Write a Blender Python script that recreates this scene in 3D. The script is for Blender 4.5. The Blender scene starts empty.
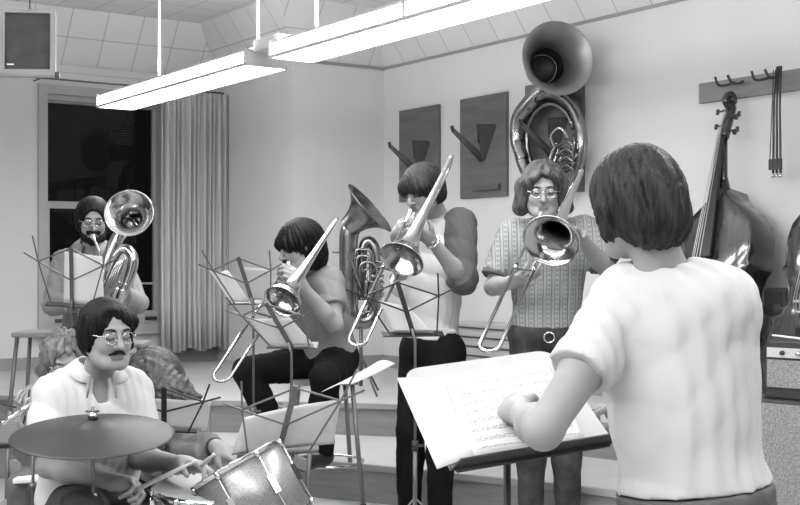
import bpy, math, random
import numpy as np
from mathutils import Vector, Matrix
SC = bpy.context.scene
COL = SC.collection
random.seed(7)
F_PX, HOR, EYE = 1200.0, 257.0, 1.5

# ---------------------------------------------------------------- camera
cam_d = bpy.data.cameras.new('camera'); cam = bpy.data.objects.new('camera', cam_d); COL.objects.link(cam)
cam.location = (0, 0, EYE); cam.rotation_euler = (math.pi/2, 0, 0)
cam_d.sensor_fit = 'HORIZONTAL'; cam_d.sensor_width = 36; cam_d.lens = F_PX/800*36
cam_d.shift_y = (HOR-252.5)/800; cam_d.clip_start = .05
SC.camera = cam
# ---------------------------------------------------------------- world: night outside the window
w = bpy.data.worlds.new('night'); SC.world = w; w.use_nodes = True
w.node_tree.nodes['Background'].inputs[0].default_value = (1, 1, 1, 1)
w.node_tree.nodes['Background'].inputs[1].default_value = 0.004
# ---------------------------------------------------------------- exposure
SC.view_settings.view_transform = 'Standard'; SC.view_settings.look = 'None'
SC.view_settings.gamma = 1; SC.view_settings.use_curve_mapping = False
SC.view_settings.exposure = 0.0
LENS = 24.5        # radiance of the fluorescent lenses
SC.cycles.max_bounces = 6; SC.cycles.diffuse_bounces = 4; SC.cycles.transparent_max_bounces = 8
SC.cycles.sample_clamp_indirect = 4; SC.cycles.caustics_reflective = False; SC.cycles.caustics_refractive = False

# ---------------------------------------------------------------- helpers
def V(*a): return np.array(a, float)
def unit(v): v = np.array(v, float); return v/np.linalg.norm(v)
def P(px, py, Y): return V((px-400)/F_PX*Y, Y, EYE-(py-HOR)/F_PX*Y)
E1 = unit((.824, .567, 0)); E2 = unit((.567, -.824, 0)); O0 = V(-.135, 10.1, 0); UP = V(0, 0, 1)
def R(a, b, z=0): return O0+E1*a+E2*b+UP*z      # room frame: a along the window wall, b towards the viewer
def bof(px, a=0.0):                              # b of the point of the plane a=const that lies in direction px
    r = (px-400)/F_PX; q = O0+E1*a
    return (r*q[1]-q[0])/(E2[0]-r*E2[1])
def aof(px, b):
    r = (px-400)/F_PX; q = O0+E2*b
    return (r*q[1]-q[0])/(E1[0]-r*E1[1])
def tag(o, label=None, cat=None, group=None, kind=None):
    if label: o['label'] = label
    if cat: o['category'] = cat
    if group: o['group'] = group
    if kind: o['kind'] = kind
    return o
def empty(name, loc, label, cat, group=None):
    o = bpy.data.objects.new(name, None); COL.objects.link(o); o.location = Vector(loc); o.empty_display_size = .1
    return tag(o, label, cat, group)
def root_loc(o):
    while o.parent: o = o.parent
    return np.array(o.location)
def link_mesh(name, v, f, mats, parent=None, smooth=True, midx=None, origin=None, uv=None):
    v = np.asarray(v, float)
    if parent is not None: org = root_loc(parent)
    elif origin is not None: org = np.array(origin, float)
    else: org = V((v[:, 0].min()+v[:, 0].max())/2, (v[:, 1].min()+v[:, 1].max())/2, v[:, 2].min())
    me = bpy.data.meshes.new(name)
    me.from_pydata((v-org).tolist(), [], f if isinstance(f, list) else f.tolist())
    for m in (mats if isinstance(mats, (list, tuple)) else [mats]): me.materials.append(m)
    n = len(me.polygons)
    me.polygons.foreach_set('use_smooth', (np.ones(n, bool) if smooth is True else (np.zeros(n, bool) if smooth is False else np.array(smooth, bool))))
    if midx is not None: me.polygons.foreach_set('material_index', np.array(midx, np.int32))
    if uv is not None:
        l = me.uv_layers.new(name='UVMap'); li = np.zeros(len(me.loops), np.int32); me.loops.foreach_get('vertex_index', li)
        l.data.foreach_set('uv', np.asarray(uv, float)[li].ravel())
    me.update()
    o = bpy.data.objects.new(name, me); COL.objects.link(o)
    if parent is not None: o.parent = parent
    else: o.location = Vector(org)
    return o
def frame_for(ax, hint=(0, 0, 1)):
    z = unit(ax); h = np.array(hint, float)
    if abs(np.dot(z, unit(h))) > .97: h = V(1, 0, 0) if abs(z[0]) < .9 else V(0, 1, 0)
    x = unit(np.cross(h, z)); return x, np.cross(z, x), z
def smooth_path(pts, n=6):
    p = [np.array(q, float) for q in pts]; out = []
    p2 = [2*p[0]-p[1]]+p+[2*p[-1]-p[-2]]
    for i in range(1, len(p2)-2):
        for k in range(n):
            t = k/n; a, b, c, d = p2[i-1], p2[i], p2[i+1], p2[i+2]
            out.append(.5*((2*b)+(-a+c)*t+(2*a-5*b+4*c-d)*t*t+(-a+3*b-3*c+d)*t**3))
    out.append(p[-1]); return out
class MB:
    def __init__(s): s.v = []; s.f = []; s.sm = []; s.mi = []; s.uv = []
    def add(s, v, f, smooth=True, mi=0, uv=None):
        o = len(s.v); s.v += [tuple(q) for q in v]; s.f += [[o+i for i in q] for q in f]
        s.sm += [smooth]*len(f); s.mi += [mi]*len(f); s.uv += (list(uv) if uv is not None else [(0, 0)]*len(v)); return s
    def hexa(s, c8, mi=0):   # 8 corners: bottom 4 then top 4, both counter-clockwise seen from above
        return s.add(c8, [[3, 2, 1, 0], [4, 5, 6, 7], [0, 1, 5, 4], [1, 2, 6, 5], [2, 3, 7, 6], [3, 0, 4, 7]], False, mi)
    def box(s, c, size, ax=None, mi=0):
        x, y, z = ax if ax is not None else (V(1, 0, 0), V(0, 1, 0), UP)
        c = np.array(c, float); hx, hy, hz = x*size[0]/2, y*size[1]/2, z*size[2]/2
        return s.hexa([c-hx-hy-hz, c+hx-hy-hz, c+hx+hy-hz, c-hx+hy-hz, c-hx-hy+hz, c+hx-hy+hz, c+hx+hy+hz, c-hx+hy+hz], mi)
    def rbox(s, a0, a1, b0, b1, z0, z1, mi=0):   # box in the room frame
        return s.hexa([R(a0, b1, z0), R(a1, b1, z0), R(a1, b0, z0), R(a0, b0, z0), R(a0, b1, z1), R(a1, b1, z1), R(a1, b0, z1), R(a0, b0, z1)], mi)
    def bar(s, a, b, wdt, thk, hint=(0, 0, 1), mi=0):
        a = np.array(a, float); b = np.array(b, float); x, y, z = frame_for(b-a, hint)
        return s.box((a+b)/2, (wdt, thk, np.linalg.norm(b-a)), (x, y, z), mi)
    def tube(s, pts, r, n=10, caps=True, closed=False, mi=0, flat=1.0):
        pts = [np.array(q, float) for q in pts]; m = len(pts)
        rr = [r]*m if np.isscalar(r) else list(r)
        if len(rr) != m: rr = list(np.interp(np.linspace(0, 1, m), np.linspace(0, 1, len(rr)), rr))
        T = []
        for i in range(m):
            if closed: t = pts[(i+1) % m]-pts[i-1]
            else: t = pts[min(i+1, m-1)]-pts[max(i-1, 0)]
            T.append(unit(t))
        x, y, z = frame_for(T[0]); vs = []; fs = []
        for i in range(m):
            if i:
                x = x-np.dot(x, T[i])*T[i]; x = unit(x)
            y = np.cross(T[i], x)
            for k in range(n):
                a = 2*math.pi*k/n; vs.append(pts[i]+(x*math.cos(a)+y*math.sin(a)*flat)*rr[i])
        for i in range(m if closed else m-1):
            j = (i+1) % m
            for k in range(n): fs.append([i*n+k, i*n+(k+1) % n, j*n+(k+1) % n, j*n+k])
        if caps and not closed:
            fs.append(list(range(n-1, -1, -1))); fs.append([(m-1)*n+k for k in range(n)])
        return s.add(vs, fs, True, mi)
    def lathe(s, o, ax, prof, n=32, mi=0, caps=False, hint=(0, 0, 1)):
        o = np.array(o, float); x, y, z = frame_for(ax, hint); vs = []; fs = []
        for t, r in prof:
            for k in range(n):
                a = 2*math.pi*k/n; vs.append(o+z*t+(x*math.cos(a)+y*math.sin(a))*max(r, 1e-4))
        for i in range(len(prof)-1):
            for k in range(n): fs.append([i*n+k, i*n+(k+1) % n, (i+1)*n+(k+1) % n, (i+1)*n+k])
        if caps:
            fs.append(list(range(n-1, -1, -1))); fs.append([(len(prof)-1)*n+k for k in range(n)])
        return s.add(vs, fs, True, mi)
    def prism(s, poly, d, mi=0, smooth=False):    # poly: 3D points of one face, d: thickness vector
        n = len(poly); d = np.array(d, float); a = [np.array(p, float) for p in poly]; b = [p+d for p in a]
        return s.add(a+b, [list(range(n-1, -1, -1)), list(range(n, 2*n))]+[[i, (i+1) % n, n+(i+1) % n, n+i] for i in range(n)], smooth, mi)
    def ball(s, c, r, n=12, mi=0):
        return s.lathe(c, UP, [(-math.cos(math.pi*i/8)*r, math.sin(math.pi*i/8)*r) for i in range(9)], n, mi)
    def build(s, name, mats, parent=None, origin=None, bevel=0, uv=False):
        o = link_mesh(name, s.v, s.f, mats, parent, s.sm, s.mi, origin, s.uv if uv else None)
        if bevel:
            m = o.modifiers.new('edge', 'BEVEL'); m.width = bevel; m.segments = 2; m.limit_method = 'ANGLE'; m.angle_limit = math.radians(50)
        return o
def struct(o): o['kind'] = 'structure'; return o
def copy_tree(o, parent=None):
    c = o.copy(); COL.objects.link(c)
    if parent is not None: c.parent = parent
    for ch in list(o.children): copy_tree(ch, c)
    return c

# ---------------------------------------------------------------- materials (the photograph is black and white: neutral greys)
def mat(name, v, rough=.6, metal=0.0, var=0.0, vscale=(8, 8, 8), bump=0.0, bscale=(60, 60, 60), spec=.5, coat=0.0, coords='Object', detail=3):
    m = bpy.data.materials.new(name); m.use_nodes = True; nt = m.node_tree; b = nt.nodes['Principled BSDF']
    b.inputs['Base Color'].default_value = (v, v, v, 1); b.inputs['Roughness'].default_value = rough
    b.inputs['Metallic'].default_value = metal; b.inputs['Specular IOR Level'].default_value = spec
    b.inputs['Coat Weight'].default_value = coat
    tc = nt.nodes.new('ShaderNodeTexCoord')
    def noise(sc):
        mp = nt.nodes.new('ShaderNodeMapping'); mp.inputs['Scale'].default_value = sc
        nt.links.new(tc.outputs[coords], mp.inputs[0])
        n = nt.nodes.new('ShaderNodeTexNoise'); n.inputs['Scale'].default_value = 1; n.inputs['Detail'].default_value = detail
        nt.links.new(mp.outputs[0], n.inputs['Vector']); return n
    if var:
        n = noise(vscale); r = nt.nodes.new('ShaderNodeMapRange')
        r.inputs['From Min'].default_value = .3; r.inputs['From Max'].default_value = .7
        r.inputs['To Min'].default_value = v*(1-var); r.inputs['To Max'].default_value = v*(1+var)
        nt.links.new(n.outputs['Fac'], r.inputs['Value']); nt.links.new(r.outputs[0], b.inputs['Base Color'])
    if bump:
        n = noise(bscale); q = nt.nodes.new('ShaderNodeBump'); q.inputs['Strength'].default_value = bump; q.inputs['Distance'].default_value = .01
        nt.links.new(n.outputs['Fac'], q.inputs['Height']); nt.links.new(q.outputs[0], b.inputs['Normal'])
    return m
def tile_mat():
    m = bpy.data.materials.new('ceiling_tile'); m.use_nodes = True; nt = m.node_tree; b = nt.nodes['Principled BSDF']
    b.inputs['Roughness'].default_value = .9; b.inputs['Specular IOR Level'].default_value = .15
    uv = nt.nodes.new('ShaderNodeTexCoord'); br = nt.nodes.new('ShaderNodeTexBrick')
    br.offset = 0; br.inputs['Scale'].default_value = 1; br.inputs['Brick Width'].default_value = .305; br.inputs['Row Height'].default_value = .26
    br.inputs['Mortar Size'].default_value = .005; br.inputs['Mortar Smooth'].default_value = .3
    br.inputs['Color1'].default_value = (.74, .74, .74, 1); br.inputs['Color2'].default_value = (.78, .78, .78, 1); br.inputs['Mortar'].default_value = (.48, .48, .48, 1)
    nt.links.new(uv.outputs['UV'], br.inputs['Vector']); nt.links.new(br.outputs['Color'], b.inputs['Base Color'])
    return m
def score_mat(name, v=.8, ink=.25, rows=9.0, dens=.52):   # page with printed staves and notes (UV 0..1)
    m = bpy.data.materials.new(name); m.use_nodes = True; nt = m.node_tree; b = nt.nodes['Principled BSDF']
    b.inputs['Roughness'].default_value = .8; b.inputs['Specular IOR Level'].default_value = .2
    tc = nt.nodes.new('ShaderNodeTexCoord'); sp = nt.nodes.new('ShaderNodeSeparateXYZ'); nt.links.new(tc.outputs['UV'], sp.inputs[0])
    def M(op, a, c=None):
        n = nt.nodes.new('ShaderNodeMath'); n.operation = op
        for i, q in enumerate((a, c)):
            if q is None: continue
            if isinstance(q, (int, float)): n.inputs[i].default_value = q
            else: nt.links.new(q, n.inputs[i])
        return n.outputs[0]
    vr = M('FRACT', M('MULTIPLY', sp.outputs[1], rows))
    band = M('MULTIPLY', M('GREATER_THAN', vr, .28), M('LESS_THAN', vr, .72))
    lines = M('MULTIPLY', M('GREATER_THAN', M('FRACT', M('MULTIPLY', vr, 11.0)), .72), band)
    mp = nt.nodes.new('ShaderNodeMapping'); mp.inputs['Scale'].default_value = (46, rows*5, 1); nt.links.new(tc.outputs['UV'], mp.inputs[0])
    n = nt.nodes.new('ShaderNodeTexNoise'); n.inputs['Scale'].default_value = 1; n.inputs['Detail'].default_value = 1; nt.links.new(mp.outputs[0], n.inputs['Vector'])
    notes = M('MULTIPLY', M('GREATER_THAN', n.outputs['Fac'], dens), band)
    inx = M('MULTIPLY', M('MULTIPLY', M('GREATER_THAN', sp.outputs[0], .1), M('LESS_THAN', sp.outputs[0], .93)), M('MULTIPLY', M('GREATER_THAN', sp.outputs[1], .06), M('LESS_THAN', sp.outputs[1], .93)))
    ktot = M('MULTIPLY', M('MINIMUM', M('ADD', M('MULTIPLY', lines, .35), M('MULTIPLY', notes, .75)), 1.0), inx)
    mx = nt.nodes.new('ShaderNodeMix'); mx.data_type = 'RGBA'
    mx.inputs['A'].default_value = (v, v, v, 1); mx.inputs['B'].default_value = (ink, ink, ink, 1)
    nt.links.new(ktot, mx.inputs['Factor']); nt.links.new(mx.outputs['Result'], b.inputs['Base Color'])
    return m
def paper_mat(name, v):   # thin paper lets light through
    m = mat(name, v, .8, spec=.15); nt = m.node_tree; b = nt.nodes['Principled BSDF']; t = nt.nodes.new('ShaderNodeBsdfTranslucent'); t.inputs[0].default_value = (v*1.15, v*1.15, v*1.15, 1)
    mx = nt.nodes.new('ShaderNodeMixShader'); mx.inputs[0].default_value = .5
    nt.links.new(b.outputs[0], mx.inputs[1]); nt.links.new(t.outputs[0], mx.inputs[2]); nt.links.new(mx.outputs[0], nt.nodes['Material Output'].inputs[0]); return m
def stripe_mat():   # patterned shirt: narrow vertical bands with small motifs
    m = bpy.data.materials.new('striped_shirt_cloth'); m.use_nodes = True; nt = m.node_tree; b = nt.nodes['Principled BSDF']
    b.inputs['Roughness'].default_value = .85; b.inputs['Specular IOR Level'].default_value = .15
    tc = nt.nodes.new('ShaderNodeTexCoord'); sp = nt.nodes.new('ShaderNodeSeparateXYZ'); nt.links.new(tc.outputs['Object'], sp.inputs[0])
    def M(op, a, c=None):
        n = nt.nodes.new('ShaderNodeMath'); n.operation = op
        for i, q in enumerate((a, c)):
            if q is None: continue
            if isinstance(q, (int, float)): n.inputs[i].default_value = q
            else: nt.links.new(q, n.inputs[i])
        return n.outputs[0]
    xs = M('FRACT', M('MULTIPLY', sp.outputs[0], 26.0))
    line = M('ADD', M('LESS_THAN', xs, .14), M('MULTIPLY', M('GREATER_THAN', xs, .42), M('LESS_THAN', xs, .5)))
    dz = M('FRACT', M('MULTIPLY', sp.outputs[2], 45.0))
    mot = M('MULTIPLY', M('MULTIPLY', M('GREATER_THAN', xs, .58), M('LESS_THAN', xs, .92)), M('GREATER_THAN', dz, .5))
    k = M('MINIMUM', M('ADD', M('MULTIPLY', line, .8), M('MULTIPLY', mot, .5)), 1.0)
    mx = nt.nodes.new('ShaderNodeMix'); mx.data_type = 'RGBA'
    mx.inputs['A'].default_value = (.27, .27, .27, 1); mx.inputs['B'].default_value = (.09, .12, .12, 1)
    nt.links.new(k, mx.inputs['Factor']); nt.links.new(mx.outputs['Result'], b.inputs['Base Color'])
    return m
def emit_mat(name, s):
    m = bpy.data.materials.new(name); m.use_nodes = True; nt = m.node_tree; b = nt.nodes['Principled BSDF']
    b.inputs['Base Color'].default_value = (.8, .8, .8, 1); b.inputs['Emission Color'].default_value = (1, 1, 1, 1); b.inputs['Emission Strength'].default_value = s
    return m
def glass_mat(name, tint=1.0, rough=0.0, ior=1.45):
    m = bpy.data.materials.new(name); m.use_nodes = True; nt = m.node_tree; nt.nodes.remove(nt.nodes['Principled BSDF'])
    t = nt.nodes.new('ShaderNodeBsdfTransparent'); t.inputs[0].default_value = (tint, tint, tint, 1)
    g = nt.nodes.new('ShaderNodeBsdfGlossy'); g.inputs['Roughness'].default_value = rough
    fr = nt.nodes.new('ShaderNodeFresnel'); fr.inputs[0].default_value = ior; mx = nt.nodes.new('ShaderNodeMixShader')
    nt.links.new(fr.outputs[0], mx.inputs[0]); nt.links.new(t.outputs[0], mx.inputs[1]); nt.links.new(g.outputs[0], mx.inputs[2])
    nt.links.new(mx.outputs[0], nt.nodes['Material Output'].inputs[0]); return m
M_ = dict(
    wall=mat('wall_paint', .72, .85, bump=.08, bscale=(90, 90, 90), var=.03, vscale=(1.5, 1.5, 1.5), spec=.2),
    tile=tile_mat(), dark_wall=mat('unseen_dark_wall', .1, .8),  # dark_wall: walls out of view, darkened so brass and panes reflect dark
    trim=mat('trim_paint', .5, .5), sash=mat('sash_paint', .42, .5), base=mat('baseboard_rubber', .3, .6),
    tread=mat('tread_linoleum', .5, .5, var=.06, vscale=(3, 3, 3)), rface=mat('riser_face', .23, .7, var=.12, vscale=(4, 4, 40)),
    floor=mat('floor_linoleum', .42, .5, var=.08, vscale=(2, 2, 2)),
    curtain=mat('curtain_cloth', .6, .9, var=.06, vscale=(60, 60, 2), spec=.1),
    lens=emit_mat('lamp_lens', LENS), uplight_fill=emit_mat('added_uplight_glow', LENS*1.3), lamp_metal=mat('lamp_enamel', .7, .4), lamp_strip=mat('lamp_edge', .5, .4),
    board=mat('plywood_board', .12, .6, var=.18, vscale=(3, 3, 18)), pad=mat('bracket_pad', .05, .8), bracket=mat('bracket_wood', .09, .6),
    rail=mat('rail_wood', .2, .5, var=.15, vscale=(3, 3, 30)),
    brass=mat('lacquered_brass', .5, .16, 1.0, var=.12, vscale=(9, 9, 9)), silver=mat('silver_plate', .85, .12, 1.0), brass_dk=mat('worn_brass', .26, .27, 1.0, var=.25, vscale=(14, 14, 14)),
    throat_shade=mat('brass_throat_shade', .03, .5, .5),  # shade deep inside the sousaphone bell, put into the colour
    chrome=mat('chrome', .75, .15, 1.0), steel=mat('stand_steel', .15, .45, .6), black_steel=mat('black_steel', .03, .4, .3), dk_steel=mat('dark_steel', .1, .35, .6),
    varnish=mat('bass_varnish', .02, .2, var=.35, vscale=(4, 4, 30), coat=.6), varnish2=mat('bass_front_varnish', .04, .16, var=.3, vscale=(40, 40, 3), coat=.7), ebony=mat('ebony', .015, .35), string=mat('gut_string', .5, .3, .6),
    hair_dk=mat('dark_hair', .006, .5, var=.6, vscale=(90, 90, 8), bump=.6, bscale=(150, 150, 10), spec=.16),
    hair_md=mat('brown_hair', .018, .45, var=.6, vscale=(90, 90, 9), bump=.8, bscale=(140, 140, 12), spec=.2),
    hair_br=mat('wavy_brown_hair', .045, .45, var=.7, vscale=(50, 50, 20), bump=.9, bscale=(90, 90, 20), spec=.35),
    hair_lt=mat('light_brown_hair', .12, .5, var=.5, vscale=(60, 60, 30), bump=.8, bscale=(90, 90, 50), spec=.4),
    skin=mat('skin', .27, .5, var=.05, vscale=(20, 20, 20), spec=.35), lips=mat('lips', .17, .5), lash=mat('lashes', .02, .7), eye=mat('eye_white', .55, .2),
    tee_white=mat('white_cotton', .52, .9, bump=.25, bscale=(16, 16, 5), spec=.1), tee_grey=mat('heather_cotton', .21, .9, var=.12, vscale=(120, 120, 120), bump=.2, bscale=(18, 18, 8), spec=.1),
    raglan=mat('raglan_body_cotton', .55, .9, bump=.25, bscale=(16, 16, 8), spec=.1), raglan_dk=mat('raglan_sleeve_cotton', .085, .9, spec=.1, bump=.3, bscale=(25, 25, 14)),
    shirt_lt=mat('light_shirt_cotton', .52, .85, bump=.3, bscale=(14, 14, 8), spec=.15), shirt_md=mat('pale_work_shirt', .27, .85, bump=.3, bscale=(14, 14, 10), spec=.15),
    stripe=stripe_mat(), cuff=mat('dark_cuff', .09, .9), denim=mat('denim', .05, .9, var=.35, vscale=(14, 14, 14), bump=.3, bscale=(30, 30, 30), spec=.1), denim_lt=mat('grey_trousers', .11, .9, var=.15, vscale=(20, 20, 20), spec=.1),
    black_cl=mat('black_trousers', .008, .9, bump=.3, bscale=(16, 16, 16), spec=.1), leather=mat('black_leather', .02, .5),
    paper=paper_mat('plain_paper', .82), folder=mat('worn_folder_card', .5, .8, var=.12, vscale=(9, 9, 9), spec=.2), paper_g=paper_mat('grey_paper', .66), score=score_mat('printed_score', .62, .2, 9.0), score_f=score_mat('faint_score', .6, .5, 10, .5), score_g=score_mat('worn_score', .42, .3, 8, .55),
    cymbal=mat('cymbal_bronze', .05, .5, .7, var=.16, vscale=(7, 7, 7)), sparkle=mat('sparkle_wrap', .3, .35, .55, var=.35, vscale=(260, 260, 260)), drumhead=mat('drum_head', .5, .5), stick=mat('drumstick_wood', .5, .5),
    amp_cloth=mat('grille_cloth', .2, .8, var=.5, vscale=(160, 160, 160)), amp_strip=mat('amp_panel', .6, .35, .4), tolex=mat('black_vinyl', .02, .5, bump=.3, bscale=(200, 200, 200)),
    spk=mat('speaker_cloth', .06, .8, var=.25, vscale=(12, 12, 12)), desk=mat('desk_enamel', .34, .45), horn=mat('matte_silver', .33, .42, .85, var=.12, vscale=(6, 6, 6)),
    spk_frame=mat('speaker_frame', .32, .5),
    stool_wood=mat('stool_wood', .25, .5), stool_leg=mat('stool_leg', .2, .4, .5), radiator=mat('heater_enamel', .5, .5),
    glass=glass_mat('window_glass', 1.0, 0.0, 1.22), lens_glass=glass_mat('spectacle_glass'), rubber=mat('rubber', .02, .8), white_p=mat('white_folder_card', .75, .7),
)
# ================================================================= signed-distance bodies (smoothly blended limbs, one continuous surface)
def rc(a, b, ra, rb=None, k=.02, cut=None): return ('rc', np.array(a, np.float32), np.array(b, np.float32), ra, ra if rb is None else rb, k, cut)
def el(c, r, ax=None, k=.02, cut=None): return ('el', np.array(c, np.float32), np.array(r, np.float32), np.array(ax if ax is not None else np.eye(3), np.float32), k, cut)
def pd(p, q):
    if q[0] == 'rc':
        _, a, b, ra, rb, k, cut = q; ba = b-a; pa = p-a
        h = np.clip(pa@ba/max(float(ba@ba), 1e-9), 0, 1)
        d = np.sqrt(((pa-h[..., None]*ba)**2).sum(-1))-(ra+(rb-ra)*h)
    else:
        _, c, r, ax, k, cut = q; l = (p-c)@ax.T
        k0 = np.sqrt(((l/r)**2).sum(-1)); k1 = np.sqrt(((l/(r*r))**2).sum(-1))
        d = k0*(k0-1)/np.maximum(k1, 1e-5)
    if cut is not None:
        cs = cut if isinstance(cut, list) else [cut]
        for pt, n in cs: d = np.maximum(d, (p-np.array(pt, np.float32))@np.array(n, np.float32))
    return d
def smin(a, b, k):
    h = np.maximum(k-np.abs(a-b), 0)/k
    return np.minimum(a, b)-h*h*k*.25
def sdf_mesh(prims, vox=.006, subs=(), cuts=(), disp=None, post=()):
    lo = np.array([np.inf]*3); hi = -lo
    for q in prims:
        if q[0] == 'rc':
            m = max(q[3], q[4])+.02
            for e in (q[1], q[2]): lo = np.minimum(lo, e-m); hi = np.maximum(hi, e+m)
        else:
            m = float(q[2].max())+.02; lo = np.minimum(lo, q[1]-m); hi = np.maximum(hi, q[1]+m)
    B = 8; nb = np.ceil((hi-lo)/(vox*B)).astype(int)+1
    bi = np.stack(np.meshgrid(*[np.arange(n) for n in nb], indexing='ij'), -1).reshape(-1, 3)
    cen = (lo+(bi+.5)*B*vox).astype(np.float32); half = B*vox*.5*1.7321
    D = np.full(len(cen), 1e3, np.float32); pdc = []
    for q in prims:
        d = pd(cen, q).astype(np.float32); pdc.append(d); D = smin(D, d, q[-2])
    for q in subs: D = -smin(-D, pd(cen, q), q[-2])
    for pt, n in cuts: D = np.maximum(D, (cen-np.array(pt, np.float32))@np.array(n, np.float32))
    act = np.abs(D) < half+.022
    A = np.where(act)[0]; ca = cen[A]
    loc = np.stack(np.meshgrid(*[np.arange(B)]*3, indexing='ij'), -1).reshape(-1, 3)
    pts = (lo+(bi[A][:, None, :]*B+loc[None])*vox).astype(np.float32)
    d = np.full(pts.shape[:2], .5, np.float32)
    for q, dc in zip(prims, pdc):
        msk = np.where(dc[A] < half+.022+q[-2])[0]
        if len(msk): d[msk] = smin(d[msk], pd(pts[msk], q).astype(np.float32), q[-2])
    for q in subs:
        msk = np.where(pd(ca, q) < half+.05)[0]
        if len(msk): d[msk] = -smin(-d[msk], pd(pts[msk], q).astype(np.float32), q[-2])
    for q in post:
        msk = np.where(pd(ca, q) < half+.05)[0]
        if len(msk): d[msk] = smin(d[msk], pd(pts[msk], q).astype(np.float32), q[-2])
    if disp is not None: d = d+disp(pts).astype(np.float32)
    for pt, n in cuts: d = np.maximum(d, (pts-np.array(pt, np.float32))@np.array(n, np.float32))
    G = np.where(D > 0, .5, -.5).astype(np.float32).reshape(nb)
    G = np.repeat(np.repeat(np.repeat(G, B, 0), B, 1), B, 2)
    ii = bi[A][:, None, :]*B+loc[None]
    G[ii[..., 0], ii[..., 1], ii[..., 2]] = d
    G[0] = .5; G[-1] = .5; G[:, 0] = .5; G[:, -1] = .5; G[:, :, 0] = .5; G[:, :, -1] = .5
    S = G < 0
    n0, n1, n2 = G.shape
    c = np.zeros((n0-1, n1-1, n2-1), np.uint8)
    for dx in (0, 1):
        for dy in (0, 1):
            for dz in (0, 1): c += S[dx:n0-1+dx, dy:n1-1+dy, dz:n2-1+dz]
    cell = (c > 0) & (c < 8); ci = np.argwhere(cell); idx = np.full(c.shape, -1, np.int64); idx[cell] = np.arange(len(ci))
    acc = np.zeros((len(ci), 3)); cnt = np.zeros(len(ci))
    for axis in range(3):
        o1, o2 = [a for a in range(3) if a != axis]
        for u in (0, 1):
            for v_ in (0, 1):
                s = ci.copy(); s[:, o1] += u; s[:, o2] += v_; e = s.copy(); e[:, axis] += 1
                ga = G[s[:, 0], s[:, 1], s[:, 2]]; gb = G[e[:, 0], e[:, 1], e[:, 2]]; m = (ga < 0) != (gb < 0)
                t = np.where(m, ga/np.where(m, ga-gb, 1), 0); pt = s.astype(float); pt[:, axis] += t
                acc[m] += pt[m]; cnt[m] += 1
    vt = lo+acc/cnt[:, None]*vox
    F = []
    for axis in range(3):
        sl = [slice(0, n) for n in G.shape]; s2 = list(sl); sl[axis] = slice(0, G.shape[axis]-1); s2[axis] = slice(1, G.shape[axis])
        a = S[tuple(sl)]; b = S[tuple(s2)]; e = np.argwhere(a != b)
        o1, o2 = [q for q in range(3) if q != axis]
        e = e[(e[:, o1] > 0) & (e[:, o2] > 0) & (e[:, o1] < G.shape[o1]-1) & (e[:, o2] < G.shape[o2]-1)]
        if not len(e): continue
        def g(du, dv):
            q = e.copy(); q[:, o1] -= du; q[:, o2] -= dv; return idx[q[:, 0], q[:, 1], q[:, 2]]
        quad = np.stack([g(1, 1), g(0, 1), g(0, 0), g(1, 0)], 1)
        ins = S[e[:, 0], e[:, 1], e[:, 2]]
        flip = ins if axis != 1 else ~ins
        quad[~flip] = quad[~flip][:, ::-1]
        F.append(quad)
    F = np.concatenate(F); F = F[(F >= 0).all(1)]
    return vt, F
def rotv(v, ax, ang):
    ax = unit(ax); return v*math.cos(ang)+np.cross(ax, v)*math.sin(ang)+ax*np.dot(ax, v)*(1-math.cos(ang))
def wrinkle(amp, f=22.0, ph=0.0):
    def rdg(v): return 1-2*np.abs(np.sin(v*.5))**.7
    def g(p):
        x, y, z = p[..., 0], p[..., 1], p[..., 2]
        q = x+.8*y
        m = .5+.5*np.sin(5*x+4*z+ph)
        a = rdg(f*(z*.9+.55*q)+ph+2.2*np.sin(5.5*q+ph)+1.2*np.sin(9*z))
        b = rdg(f*1.25*(z*.8-.8*q)+2*ph+2.0*np.sin(6.5*z+ph)+1.1*np.sin(11*q))
        return amp*(a*m+.35*b*(1-m))*.9+amp*.35*np.sin(f*2.6*q+3*np.sin(8*z+ph))
    return g

def hand_prims(W, d, n, thumb_side, curls, s=1.0, thumb=None, spread=.06):
    d = unit(d); n = unit(np.array(n, float)-np.dot(n, d)*d); t = unit(np.cross(d, n))*thumb_side
    out = [el(W+d*.052*s, (.05*s, .041*s, .0165*s), [d, t, n], k=.02), rc(W, W+d*.03*s, .026*s, .026*s, k=.02)]
    if np.isscalar(curls): curls = [curls]*4
    for i, (off, bs, L) in enumerate(((.029, .083, .95), (.0105, .09, 1.05), (-.0085, .086, .98), (-.027, .076, .78))):
        c = curls[i]; b = W+(d*bs+t*off)*s; dd = unit(d+t*spread*(1.2-i*.8))
        out.append(rc(W+(d*.05+t*off*.7)*s, b, .012*s, .0105*s, k=.008))
        ang = 0
        for L0, r0, r1, fct in ((.043, .0095, .0088, .8), (.027, .0088, .0082, 1.0), (.022, .0082, .007, .7)):
            ang += c*fct; dv = unit(dd*math.cos(ang)+n*math.sin(ang)); e = b+dv*L0*L*s
            out.append(rc(b, e, r0*s, r1*s, k=.004)); b = e
    tb = W+(d*.025+t*.028+n*.004)*s; td = thumb if thumb is not None else (.6, .65, .45)
    t1 = unit(d*td[0]+t*td[1]+n*td[2]); t2 = unit(d*.8+t*(td[1]-.45)+n*(td[2]+.25))
    out += [rc(W+d*.02*s+t*.012*s, tb, .017*s, .016*s, k=.012), rc(tb, tb+t1*.036*s, .015*s, .0115*s, k=.008), rc(tb+t1*.036*s, tb+t1*.036*s+t2*.034*s, .011*s, .0085*s, k=.004)]
    return out
def head_frame(face, up=(0, 0, 1)):
    y = unit(face); x = unit(np.cross(y, up)); z = np.cross(x, y); return np.array([x, y, z])   # rows: right hand side of the person, forward, up
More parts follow.
